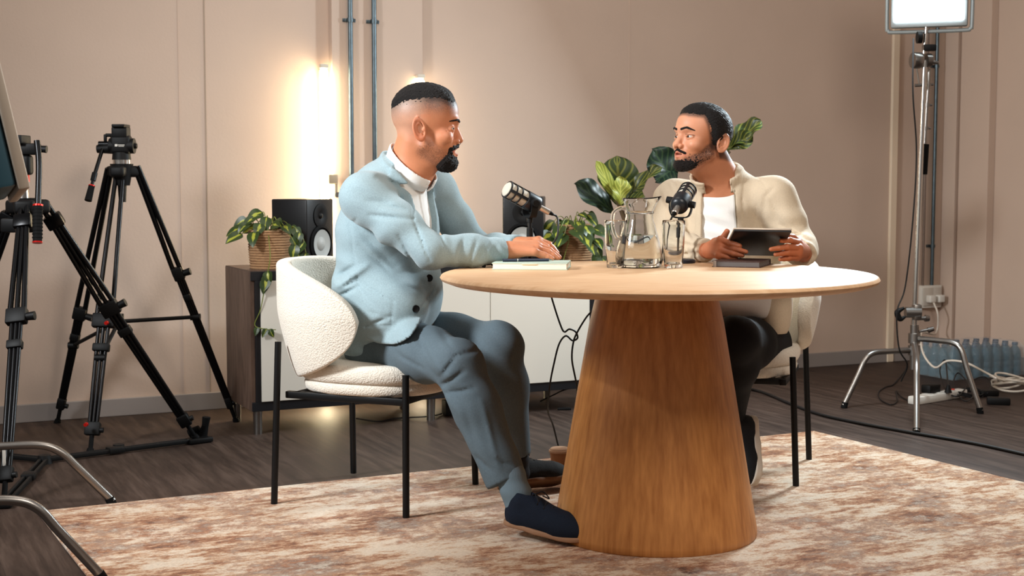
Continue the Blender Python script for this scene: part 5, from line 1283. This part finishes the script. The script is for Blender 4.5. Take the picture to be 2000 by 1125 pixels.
def leg(Q, h, k, a, rh, rk, ra):
    m = h.lerp(k, .55); s = k.lerp(a, .35)
    return chain(Q, [(h, rh), (m, (rh + rk) / 2 - .003), (k, rk), (s, rk * .98), (a + (a - k) * .1, ra)], .03)
def flap1(Q):
    lg = leg(Q, hipR, kneR, ankR, .100, .068, .052); c = P(752, 596, 4.3)
    e = np.sqrt(((Q[..., 0] - c.x) / .118) ** 2 + ((Q[..., 2] - c.z) / .116) ** 2) - 1 + .12 * np.sin((Q[..., 0] - c.x) * 30 + 1) * 0
    wv = .004 * np.sin((Q[..., 0] * .8 + Q[..., 2] * .5) * 55)
    return smax(smax(np.abs(lg - .013 - wv) - .006, e * .11, .004), Q[..., 1] - 4.40, .01)
def jacket1(Q):
    t = torso1(Q); t = smax(t, P(750, 690, 4.5).z - Q[..., 2], .02); lap = smax(t - .0090, np.maximum(vee(Q, .036), -vee(Q)), .002)
    lap = smax(lap, -((Q @ V3(ZU)) - P(800, 520, 4.4).z), .004)
    d = smin(t, skirt(Q), .03); d = smin(d, flap1(Q), .012); d = smin(d, lap, .0015)
    # collar of the blazer round the nape
    s = (Q - V3(P(786, 338, 4.45))) @ V3((F1 * .62 + ZU * .78).normalized()); ck = neck1(Q)
    col = np.maximum(np.abs(ck - .024) - .007, np.abs(s + .004) - .022); d = smin(d, col, .012)
    d = smax(d, -vee(Q), .003)
    a = arm1(Q); d = smin(d, a, .007)
    d = d + folds(Q, P(765, 470, 4.25), .09, (F1 * .5 - ZU * .85), 85, .0045, 3) + folds(Q, P(900, 500, 4.2), .06, (1, 0, -.2), 120, .0032, 5) + folds(Q, P(725, 360, 4.2), .06, (.3, 0, .95), 95, .0035, 6)
    d = d + folds(Q, P(665, 540, 4.35), .09, (.4, 0, .9), 80, .005, 7) + folds(Q, P(965, 490, 4.26), .05, (.85, 0, .5), 150, .0035, 8) + folds(Q, P(800, 540, 4.33), .10, (.6, 0, .8), 48, .0035, 12) + .0018 * wob(Q, 26, 2) + .0007 * wob(Q, 90, 4)
    d = d + creases(Q, [((733, 346), (805, 376), 4.2, .007, .008), ((745, 400), (790, 410), 4.2, .0045), ((722, 420), (805, 428), 4.2, .006), ((716, 392), (760, 396), 4.2, .003), ((850, 440), (872, 482), 4.2, .005), ((905, 466), (893, 518), 4.2, .0045), ((932, 466), (914, 522), 4.2, .0045), ((955, 474), (938, 506), 4.2, .004), ((970, 480), (960, 515), 4.2, .003),
        ((648, 566), (716, 520), 4.3, -.007, .010), ((652, 585), (700, 560), 4.3, .007), ((650, 545), (690, 520), 4.3, .005), ((780, 460), (812, 520), 4.2, .006), ((700, 480), (760, 530), 4.3, .004), ((700, 450), (770, 520), 4.3, .005, .012),
        ((668, 562), (692, 551), 4.3, .003, .003), ((692, 551), (768, 590), 4.25, .0035, .003), ((768, 590), (764, 636), 4.25, .003, .003), ((700, 640), (764, 636), 4.25, .003, .003), ((712, 640), (760, 620), 4.25, .006), ((846, 535), (846, 566), 4.2, .004, .004), ((846, 566), (815, 612), 4.2, .004, .004),
        ((806, 372), (812, 425), 4.3, .005, .0035), ((812, 425), (846, 505), 4.3, .005, .0035), ((806, 386), (826, 380), 4.3, .005, .003), ((676, 540), (740, 600), 4.3, .003), ((790, 560), (830, 575), 4.25, .003)], 4.46) * 1.5
    # sleeve seam, side seam, pocket flap
    seam = np.abs((Q - V3(P(690, 460, 4.3))) @ V3((1, .35, .12))); d = d + .0022 * np.exp(-(seam / .003) ** 2) * (Q[..., 2] < P(0, 425, 4.3).z) * (Q[..., 1] < 4.5)
    fp = cap(Q, P(700, 605, 4.27), P(770, 620, 4.25), .001, .001); d = d + .0028 * np.exp(-(fp / .0035) ** 2)
    return d
bx1 = ([-.72, 4.02, .44], [.06, 4.86, 1.14])
J = sdf_obj('blazer', [(jacket1, bx1[0], bx1[1], .0052)], BLZ, M1)
def shirt1(Q):
    t = torso1(Q) + .010; t = t + .015 * sst(vee(Q), .012, .03); t = smax(t, .62 - Q[..., 2], .01); x = (Q - V3(nb)) @ V3(F1)
    plk = np.abs((Q - V3(nb)) @ V3(L1v)) - .014; t = smin(t, np.maximum(t - .0025, plk), .001)
    s = (Q - V3(P(798, 324, 4.45))) @ V3((F1 * .66 + ZU * .75).normalized()); ck = neck1(Q)
    col = smax(np.abs(ck - .010 + .10 * np.clip(-s, 0, .03)) - .0032, np.abs(s) - .024, .003)
    y = (Q - V3(nb)) @ V3(L1v); col = smax(col, -np.maximum(np.abs(y) - .012, .03 - x), .003)
    col = smin(col, smax(np.abs(ck - .018 - .10 * np.clip(-s, 0, .03)) - .002, np.abs(s + .012) - .022, .003), .002) if False else col
    th = smax(t, ((Q - V3(P(820, 352, 4.38))) @ V3((F1 * .55 + ZU * .83).normalized())), .006)
    th = smax(th, -(neck1(Q) - .002), .002)
    return smin(th, col, .002) + .0008 * wob(Q, 60, 3) + folds(Q, P(850, 420, 4.3), .06, (.9, 0, .3), 120, .002, 9)
sdf_obj('shirt', [(shirt1, [-.60, 4.15, .60], [-.08, 4.75, 1.13], .0036)], SHIRT, M1)
b = BM()
for (px, py, D) in ((838, 543, 4.30), (812, 603, 4.27)):
    c = P(px, py, D); 
    # slide the button on to the cloth
    dd = ray(px, py); o = np.array([[0, 0, CAMZ]], np.float32)
    for i in range(160):
        D2 = 4.02 + i * .003; c = P(px, py, D2)
        if jacket1(V3(c)[None])[0] < .0015: break
    n = Vector((.35, -.93, 0)); x, y, z = frame(n); lathe(b, [(0, .004), (.0075, .0042), (.0105, .0055), (.0115, .004), (.0115, 0), (0, 0)], 24, M3(x, y, z, c))
obj('button', b, BLACKP, J)
b = BM()
for i in range(4):
    for j in range(120):
        c = P(945 + i * 6.0, 519 - i * 1.2, 4.06 + j * .003)
        if jacket1(V3(c)[None])[0] < .001: break
    x, y, z = frame(Vector((0, -1, -.1))); lathe(b, [(0, .003), (.005, .0032), (.0065, .003), (.0065, 0), (0, 0)], 18, M3(x, y, z, c))
obj('cuff_button', b, BLACKP, J)

def trous1(Q):
    r = leg(Q, hipR, kneR, ankR, .100, .069, .058); r = smax(r, plane(Q, P(1000, 938, 4.01), (ankR - kneR) + Vector((0, 0, -.05))), .003)
    l = leg(Q, hipL, kneL, ankL, .100, .076, .050); l = smax(l, plane(Q, P(1006, 888, 4.47), ankL - kneL), .003)
    d = smin(r, l, .02); d = smin(d, cap(Q, pel + Vector((0, 0, -.03)), bel, .125, .13, L1v, 1.2), .04); d = smax(d, .445 - Q[..., 2], .012) if False else d
    d = d + folds(Q, kneR + Vector((-.05, -.06, -.05)), .10, (.6, -.1, .8), 95, .006, 11) + folds(Q, hipR.lerp(kneR, .45) + Vector((0, -.05, 0)), .12, (.9, -.3, .35), 60, .004, 13)
    d = d + folds(Q, kneL, .10, (.6, 0, .8), 90, .005, 14) + folds(Q, P(985, 880, 3.97), .10, (.3, 0, 1), 60, .004, 15) + .0022 * wob(Q, 24, 6)
    d = d + creases(Q, [((862, 760), (905, 728), 4.0, .008), ((858, 742), (890, 700), 4.0, .006), ((870, 775), (925, 760), 4.0, .006), ((880, 700), (935, 690), 4.0, .004), ((800, 640), (850, 700), 4.2, .003), ((770, 690), (830, 715), 4.2, .004), ((850, 650), (890, 680), 4.1, .003), ((905, 800), (935, 900), 3.95, .003, .01), ((940, 790), (975, 920), 3.95, -.004, .008), ((930, 900), (960, 925), 3.95, .005), ((965, 900), (1000, 915), 3.95, .004)], 4.25) * 1.5
    return d
sdf_obj('trousers', [(trous1, [-.68, 3.86, .10], [.16, 4.86, .78], .006)], TRO1, M1)
SOCK1 = mat('grey_blue_sock', (104, 122, 132), .9, bump=.15, bscale=300, stretch=(1, 1, .2))
def sockfn(a, b_, ra, rb): return lambda Q: chain(Q, [(a, ra), (a.lerp(b_, .5), (ra + rb) / 2), (b_, rb)], .01) + .0012 * np.sin(Q[..., 2] * 130)
a_, b_ = P(996, 925, 4.01), P(1020, 1000, 3.96)
sdf_obj('sock', [(sockfn(a_, b_, .043, .040), [a_.x - .06, a_.y - .08, b_.z - .05], [b_.x + .06, a_.y + .07, a_.z + .05], .003)], SOCK1, M1)
a2, b2 = P(1006, 880, 4.47), P(1012, 925, 4.47)
sdf_obj('sock', [(sockfn(a2, b2, .040, .037), [a2.x - .06, a2.y - .06, b2.z - .05], [b2.x + .06, a2.y + .06, a2.z + .05], .003)], mat('dark_sock', (26, 26, 30), .9), M1)
NAVYS = mat('navy_suede', (22, 30, 44), .8, bump=.3, bscale=400, spec=.2)
SOLEB = mat('tan_sole', (150, 112, 84), .7); LACE = mat('dark_lace', (12, 16, 24), .8)
hl = Vector((-.022, 3.985, RUGZ + .034)); fd = Vector((.84, -.50, -.115))
shoe(M1, hl, fd, (.08, 0, 1), .262, NAVYS, SOLEB, LACE)
hl2 = Vector((-.045, 4.455, RUGZ + .028)); shoe(M1, hl2, Vector((.90, .44, -.02)), (0, .5, .86), .265, mat('black_suede', (18, 18, 20), .8, bump=.3, bscale=400), mat('brown_sole', (112, 76, 46), .75), LACE)

# ------------------------------------------------------------------ the man with the tablet
A2 = math.radians(-108); F2 = Vector((math.cos(A2), math.sin(A2), 0)); L2v = Vector((-F2.y, F2.x, 0))
M2 = thing('person', 'man in a beige bomber jacket and white tee, seated and holding a tablet', 'person', (C2.x, C2.y, 0))
pel2, bel2, che2, upp2, nb2 = P(1448, 655, 4.90), P(1440, 570, 4.86), P(1425, 460, 4.81), P(1418, 392, 4.79), P(1407, 350, 4.77)
sR2, eR2, wR2 = P(1318, 392, 4.90), P(1306, 482, 4.74), P(1379, 489, 4.52)
sL2, eL2, wL2 = P(1512, 388, 4.72), P(1558, 478, 4.66), P(1570, 497, 4.50)
th = math.radians(58); hp = math.radians(9)
H2 = Head(P(1372, 266, 4.70), (-math.sin(th) * math.cos(hp), -math.cos(th) * math.cos(hp), math.sin(hp)), (0, 0, 1), (.96, .95, .885), -.028)
nk2 = H2.w((-.035, 0, -.050))
def neck2(Q): return smin(cap(Q, nk2, nb2, .054, .062), cap(Q, H2.w((.010, 0, -.105)), nb2 + F2 * .03, .034, .055), .03)
def skin2(Q):
    q = H2.q(Q); d = head_face(q, .0046, .0040); d = smin(d, neck2(Q), .020); d = smin(d, ears(q, -.028), .004)
    d = smin(d, ell(Q, upp2 + F2 * .045 + Vector((0, 0, .015)), (.10, .05, .05), Rm(L2v, F2, ZU)), .03); return d
fr2 = [(P(1407, 468, 4.43), P(1427, 475, 4.385), P(1445, 480, 4.365)), (P(1410, 479, 4.42), P(1436, 486, 4.375), P(1457, 492, 4.355)),
       (P(1409, 489, 4.41), P(1432, 496, 4.375), P(1450, 499, 4.365)), (P(1404, 499, 4.41), P(1422, 503, 4.39), P(1437, 505, 4.38))]
tr2 = (P(1398, 474, 4.47), P(1412, 466, 4.465), P(1420, 452, 4.455))
hR2 = hand_fn(P(1386, 489, 4.49), fr2, tr2, 1.0)
fl2 = [(P(1559, 474, 4.43), P(1543, 469, 4.375), P(1526, 470, 4.350)), (P(1561, 484, 4.41), P(1537, 482, 4.365), P(1506, 487, 4.345)),
       (P(1560, 494, 4.41), P(1538, 493, 4.375), P(1515, 497, 4.360)), (P(1556, 503, 4.42), P(1540, 504, 4.39), P(1524, 506, 4.38))]
tl2 = (P(1558, 473, 4.47), P(1548, 464, 4.45), P(1538, 461, 4.425))
hL2 = hand_fn(P(1567, 492, 4.49), fl2, tl2, 1.0)
def core2(Q):
    d = chain(Q, [(pel2, .085), (bel2, .09), (che2, .09), (upp2, .07), (nb2, .045)], .03, L2v, 1.2)
    for a, b_, c, w in ((sR2, eR2, wR2, P(1386, 489, 4.49)), (sL2, eL2, wL2, P(1567, 492, 4.49))): d = smin(d, chain(Q, [(a, .045), (b_, .034), (c, .022), (w, .018)], .02), .03)
    return d
def hl2f(q):      # > 0 where hair grows
    x, y, z = q[..., 0], q[..., 1], q[..., 2]
    front = .088 - x + (z - .060) * .8                  # hairline across the forehead
    temple = .026 - x + .5 * (z - .02)                  # in front of the ear
    top = z - .063 - .25 * np.clip(x, -.1, .0) * 0
    side = np.minimum(temple + .004, z + .044 + np.clip(-.030 - x, 0, .016) * 1.6)
    return np.minimum(front, np.maximum(np.minimum(top, .05 + 0 * x), side))
def col2(V):
    q = H2.q(V); c = np.tile(lin((190, 126, 92)), (len(V), 1)); z, x, y = q[:, 2], q[:, 0], q[:, 1]; inh = (np.abs(x) < .13) & (np.abs(y) < .12) & (z > -.17) & (z < .14)
    hand = V[:, 2] < .90; c = mixc(c, hand * 1.0, (172, 100, 66))  # hands darker than the face: their shade is put into the skin colour
    c = mixc(c, inh * sst(x, .03, .07) * sst(z, -.07, -.04) * .45, (222, 162, 132))
    fade = sst(z, -.035, .04) * sst(x, .042, .018) * sst(x, -.06, -.03) ; c = mixc(c, inh * fade * .75 * (.85 + .35 * grain(V)), (64, 46, 40))
    c = mixc(c, inh * (np.abs(y) < .0735) * sst(hl2f(q), -.016, .0) * .8, (44, 32, 29))
    jawd = smin(cap(q, (-.002, .062, -.05), (.066, .03, -.112), .020, .022), cap(q, (-.002, -.062, -.05), (.066, -.03, -.112), .020, .022), .01); jawd = smin(jawd, sph(q, (.07, 0, -.125), .03), .01)
    st = inh * sst(jawd, .010, -.004) * sst(x, -.02, .0); c = mixc(c, st * (.72 + .35 * grain(V)), (62, 38, 31))
    for s in (-1, 1):
        lip = np.minimum(cap(q, (.0965, s * .004, -.0760), (.083, s * .025, -.0823), .0055), cap(q, (.0945, s * .002, -.0935), (.083, s * .023, -.0852), .0065))
        c = mixc(c, inh * sst(lip, .0015, -.001) * .8, (196, 116, 100))
        br2 = cap(np.stack([x * 0, y, z], -1), (0, s * .022, -.0105), (0, s * .047, -.0120), .0006); c = mixc(c, inh * (x > .05) * sst(br2, .0022, 0) * .65, (70, 42, 32))
    return c
lo2, hi2 = H2.box(.0, lo=(-.13, -.11, -.24), hi=(.13, .11, .135))
sdf_obj('body', [(skin2, lo2, hi2, .0019), (hR2[0], hR2[1], hR2[2], .0018), (hL2[0], hL2[1], hL2[2], .0018), (core2, [.35, 4.35, .40], [1.1, 5.1, 1.08], .012)], SKIN2, M2, col2)
def hair2(Q):
    q = H2.q(Q); h = hl2f(q); return head_core(q) - .0062 * sst(h, -.003, .026) + .0007 - .0016 * wob(q, 950, 4) * sst(h, -.022, -.001) - .0012 * wob(q, 420, 9) * sst(h, -.01, .01) + .02 * sst(h, -.008, -.024)
lo, hi = H2.box(.0, lo=(-.13, -.10, -.09)); sdf_obj('hair', [(hair2, lo, hi, .0017)], HAIRM, M2, it=0)
def beard2(Q):
    q = H2.q(Q); base = head_face(q, .0046, .0040); x, y, z = q[..., 0], np.abs(q[..., 1]), q[..., 2]
    g = np.minimum(ITP(x, [-.03, .0, .04, .08, .1], [-.010, -.040, -.068, -.078, -.070]) - z, z - ITP(x, [-.02, .0, .05, .09], [-.075, -.098, -.140, -.17])); g = np.minimum(g, x + .008)
    mouth = .0120 - np.sqrt((y / 2.0) ** 2 + (z + .0862) ** 2); g = np.minimum(g, -mouth)
    yz = np.stack([x * 0, q[..., 1], z], -1)
    m = np.maximum(.0050 - cap(yz, (0, -.027, -.0795), (0, .0, -.0675), .0), .0050 - cap(yz, (0, .027, -.0795), (0, .0, -.0675), .0)); m = np.minimum(m, x - .06)
    chin = np.minimum(np.minimum(x - .056, -.116 - z), .03); dens = np.clip(.45 + .9 * sst(chin, -.01, .01), 0, 1)
    dens = np.clip(.12 + .75 * sst(chin, -.02, .01), 0, 1); th = .0040 * sst(g, .0, .016) * dens + .0024 * sst(g, 0, .003) * dens; th = np.maximum(th, .0036 * sst(m, -.001, .003))
    gg = np.maximum(g, m)
    return base - th + .0014 - .0021 * wob(q, 1000, 2) * sst(gg, -.008, .006) - .0008 * wob(q, 480, 3) * sst(gg, 0, .01) + .012 * sst(gg, -.003, -.012)
lo, hi = H2.box(.0, lo=(-.02, -.09, -.175), hi=(.125, .09, -.03)); sdf_obj('beard', [(beard2, lo, hi, .0015)], BEARDM, M2, it=0)
lo, hi = H2.box(.0, lo=(.06, -.03, -.11), hi=(.11, .03, -.06)); sdf_obj('teeth', [(lambda Q: ell(H2.q(Q), (.073, 0, -.080), (.0185, .019, .0040)), lo, hi, .0012)], TEETH, M2)
eyes(H2, M2, (-.86, -.50, .03)); eyebrows(H2, M2, .0085, .0045, .0044)

BOM = mat('beige_bomber', (204, 187, 162), 0.8, bump=.25, bscale=420, var=.04, vscale=200, spec=.25, sheen=.1)
TRO2 = mat('black_trousers', (15, 17, 22), .75, bump=.3, bscale=400, spec=.25)
def torso2(Q): return chain(Q, [(pel2 + Vector((0, 0, .03)), .120), (bel2, .125), (che2, .126), (upp2, .102), (nb2, .058)], .045, L2v, 1.28)
def arm2(Q):
    r = smin(chain(Q, [(sR2, .066), (sR2.lerp(eR2, .5), .064), (eR2, .056), (eR2.lerp(wR2, .5), .048), (wR2 + (wR2 - eR2) * .15, .036)], .03), cap(Q, sR2, upp2, .062, .075), .05)
    r = smax(r, plane(Q, wR2, wR2 - eR2), .004)
    l = smin(chain(Q, [(sL2, .066), (sL2.lerp(eL2, .5), .062), (eL2, .054), (eL2.lerp(wL2, .5), .048), (wL2 + (wL2 - eL2) * .15, .038)], .03), cap(Q, sL2, upp2, .064, .078), .05)
    l = smax(l, plane(Q, wL2, wL2 - eL2), .004); return smin(r, l, .03)
def open2(Q):
    x = (Q - V3(nb2)) @ V3(F2); y = (Q - V3(nb2)) @ V3(L2v); z = Q[..., 2]; k = np.clip((nb2.z + .02 - z) / .30, 0, 1.6)
    return np.maximum(np.abs(y - .012 * k - .004) - (.050 + .016 * k), -x)
def jacket2(Q):
    t = torso2(Q); t = smax(t, P(0, 640, 4.8).z - Q[..., 2], .01); fl_ = ell(Q, P(1516, 596, 4.70), (.070, .055, .125), Rm(F2, L2v, ZU)); d = smin(t, fl_, .03)
    d = smax(d, -open2(Q), .003)
    band = smax(smax(t - .004, open2(Q) - .022, .002), -open2(Q), .002); band = smax(band, P(0, 600, 4.8).z - Q[..., 2], .002); d = smin(d, band, .001)
    s = (Q - V3(nb2 + Vector((0, 0, .014)))) @ V3((F2 * .45 + ZU * .89).normalized()); ck = neck2(Q)
    col = smax(np.abs(ck - .013) - .0055, np.abs(s) - .026, .004); col = smax(col, -open2(Q) - .012, .004); col = col + .0008 * np.sin(((Q - V3(nb2)) @ V3(L2v)) * 900) ; d = smin(d, col, .006)
    d = smin(d, arm2(Q), .014)
    d = d + folds(Q, P(1545, 450, 4.62), .07, (.2, 0, 1), 100, .005, 3) + folds(Q, P(1570, 490, 4.55), .05, (.8, -.3, .3), 130, .005, 4) + folds(Q, P(1500, 430, 4.66), .07, (1, 0, .15), 80, .005, 5)
    d = d + folds(Q, P(1300, 400, 4.84), .07, (.9, 0, .3), 90, .005, 6) + folds(Q, P(1455, 430, 4.68), .08, (1, 0, .1), 60, .003, 7) + folds(Q, P(1340, 490, 4.6), .07, (.7, 0, .6), 110, .005, 8) + .0018 * wob(Q, 28, 2) + .0006 * wob(Q, 90, 4)
    d = d + creases(Q, [((1494, 444), (1500, 385), 4.6, .003, .007), ((1500, 385), (1518, 366), 4.6, .0025, .006), ((1488, 445), (1486, 405), 4.6, .0025, .008), ((1425, 350), (1432, 470), 4.6, .003, .004), ((1455, 380), (1460, 445), 4.6, .003, .01), ((1530, 440), (1575, 470), 4.6, .005), ((1540, 460), (1570, 455), 4.6, .004), ((1560, 480), (1590, 500), 4.5, .006), ((1552, 466), (1582, 482), 4.5, .005),
        ((1303, 335), (1318, 372), 4.8, .006), ((1290, 345), (1302, 400), 4.8, .005), ((1318, 335), (1326, 365), 4.8, .004), ((1300, 470), (1360, 480), 4.6, .005), ((1310, 500), (1365, 490), 4.6, .004), ((1330, 470), (1345, 500), 4.6, .005), ((1345, 440), (1352, 470), 4.6, .004)], 4.85) * 1.7
    sm = np.abs((Q - V3(P(1500, 400, 4.7))) @ V3((.95, .1, .30))); d = d + .0025 * np.exp(-(sm / .0028) ** 2) * (Q[..., 0] > .8) * (Q[..., 2] > .84)
    return d
sdf_obj('bomber_jacket', [(jacket2, [.36, 4.42, .50], [1.12, 5.14, 1.12], .0050)], BOM, M2)
def tee2(Q):
    t = torso2(Q) + .009; t = smin(t, ell(Q, P(1440, 585, 4.78), (.185, .155, .10), Rm(L2v, F2, ZU)), .03); t = t + .015 * sst(open2(Q), .012, .03) * (Q[..., 2] > .70); t = smax(t, .555 - Q[..., 2], .01); nkl = (Q - V3(P(1392, 371, 4.68))) @ V3((F2 * .30 + ZU * .95).normalized()); t = smax(t, nkl, .004)
    rim = smax(smax(t - .002, nkl, .001), -nkl - .014, .001); t = smin(t, rim, .001); t = smax(t, -(neck2(Q) - .001), .002)
    return t + folds(Q, P(1395, 440, 4.68), .09, (.3, 0, .95), 130, .0028, 9) + folds(Q, P(1440, 590, 4.72), .12, (.3, 0, 1), 70, .006, 10) + .001 * wob(Q, 50, 8)
sdf_obj('tee_shirt', [(tee2, [.42, 4.55, .53], [1.0, 5.1, 1.05], .0040)], mat('white_tee', (236, 234, 230), .8, bump=.2, bscale=500), M2)
b = BM()      # zip teeth line on the open front edge
zp = []
for i in range(26):
    z = nb2.z - .03 - i * .014; k = min(1.6, (nb2.z + .02 - z) / .30); y = .012 * k + .004 + .050 + .016 * k
    o = nb2 + L2v * y; o.z = z; c = o + F2 * .22
    for j in range(110):
        c = o + F2 * (.24 - j * .002)
        if torso2(V3(c)[None])[0] < .004: break
    zp.append(c)
tube(b, zp, .0018, 8, 2); obj('zip', b, mat('zip_metal', (150, 136, 112), .35, .8), M2)
hpL, knL, anL = P(1498, 672, 4.82), P(1436, 662, 4.43), P(1424, 820, 4.67)
hpR, knR, anR = P(1405, 665, 4.92), P(1320, 655, 4.56), P(1330, 890, 4.66)
def trous2(Q):
    d = smin(leg(Q, hpL, knL, anL, .084, .070, .048), leg(Q, hpR, knR, anR, .092, .072, .048), .02); d = smin(d, cap(Q, pel2 + Vector((0, 0, -.03)), bel2, .11, .115, L2v, 1.25), .04)
    d = smin(d, cap(Q, hpL.lerp(knL, .5) + Vector((0, 0, -.03)), knL + Vector((0.02, .06, -.09)), .06, .05), .04)
    d = smax(d, plane(Q, anL, anL - knL), .003); d = smax(d, Q[..., 2] - P(0, 606, 4.62).z, .006)
    return d + folds(Q, knL, .10, (.7, 0, .7), 80, .004, 11) + .002 * wob(Q, 24, 6)
sdf_obj('trousers', [(trous2, [.40, 4.32, .08], [1.12, 5.12, .72], .0065)], TRO2, M2)
BLKS = mat('black_canvas', (16, 18, 22), .75, bump=.3, bscale=400); WSOLE = mat('white_sole', (226, 214, 196), .6)
shoe(M2, P(1474, 812, 4.68), Vector((-.02, -.46, -.88)), (-.96, -.22, .12), .240, BLKS, WSOLE, mat('pale_lace', (190, 186, 176), .8), .022)
ra = Vector((P(1335, 905, 4.70).x, 4.72, RUGZ)); shoe(M2, ra, Vector((-.25, -.96, 0)), (0, 0, 1), .255, BLKS, WSOLE, mat('pale_lace', (190, 186, 176), .8), .022)
a2, b2 = anL + Vector((0, 0, .03)), P(1448, 850, 4.66)
sdf_obj('sock', [(sockfn(a2, b2, .036, .034), [a2.x - .07, a2.y - .09, b2.z - .05], [b2.x + .08, a2.y + .09, a2.z + .06], .003)], mat('dark_sock', (26, 26, 30), .9), M2)
a2, b2 = anR + Vector((0, 0, .03)), Vector((ra.x - .01, ra.y - .05, .07))
sdf_obj('sock', [(sockfn(a2, b2, .036, .034), [min(a2.x, b2.x) - .07, min(a2.y, b2.y) - .09, b2.z - .05], [max(a2.x, b2.x) + .08, max(a2.y, b2.y) + .09, a2.z + .06], .003)], mat('dark_sock', (26, 26, 30), .9), M2)

# ------------------------------------------------------------------ the tablet in his hands
TL, TR, BL = P(1441, 449, 4.30), P(1554, 451, 4.30), P(1404, 497, 4.52)
xx = (TR - TL).normalized(); yy = (BL - TL); hgt = yy.length; yy = (yy - xx * yy.dot(xx) * .0).normalized(); nn = xx.cross(yy).normalized()
Wt = (TR - TL).length; Mt = Matrix.Identity(4)
for i_, v_ in enumerate((xx, yy, nn)):
    for j_ in range(3): Mt[j_][i_] = v_[j_]
for j_ in range(3): Mt[j_][3] = TL[j_]
yo = yy - xx * yy.dot(xx); yo.normalize(); Mt = M3(xx, yo, nn, TL + (BL - TL) * .5 + xx * (Wt / 2) - yo * 0)
t = thing('tablet', 'black tablet in a dark folding case, held tilted by the man in beige', 'tablet', TL.lerp(BL, .5))
b = BM(); box(b, (0, 0, 0), (Wt, hgt * .97, .007), Mt, .003, 3); obj('case', b, mat('tablet_case', (18, 22, 30), .4), t)
b = BM(); box(b, (0, 0, .0085), (Wt - .014, hgt * .97 - .014, .002), Mt, .0008); obj('screen', b, mat('tablet_screen', (10, 12, 16), .08), t)
b = BM(); box(b, (0, 0, .0055), (Wt + .002, hgt * .97 + .002, .0065), Mt, .003); tag(obj('metal_edge', b, mat('pale_metal', (214, 200, 184), .35, .6), t), 'pale metal edge')
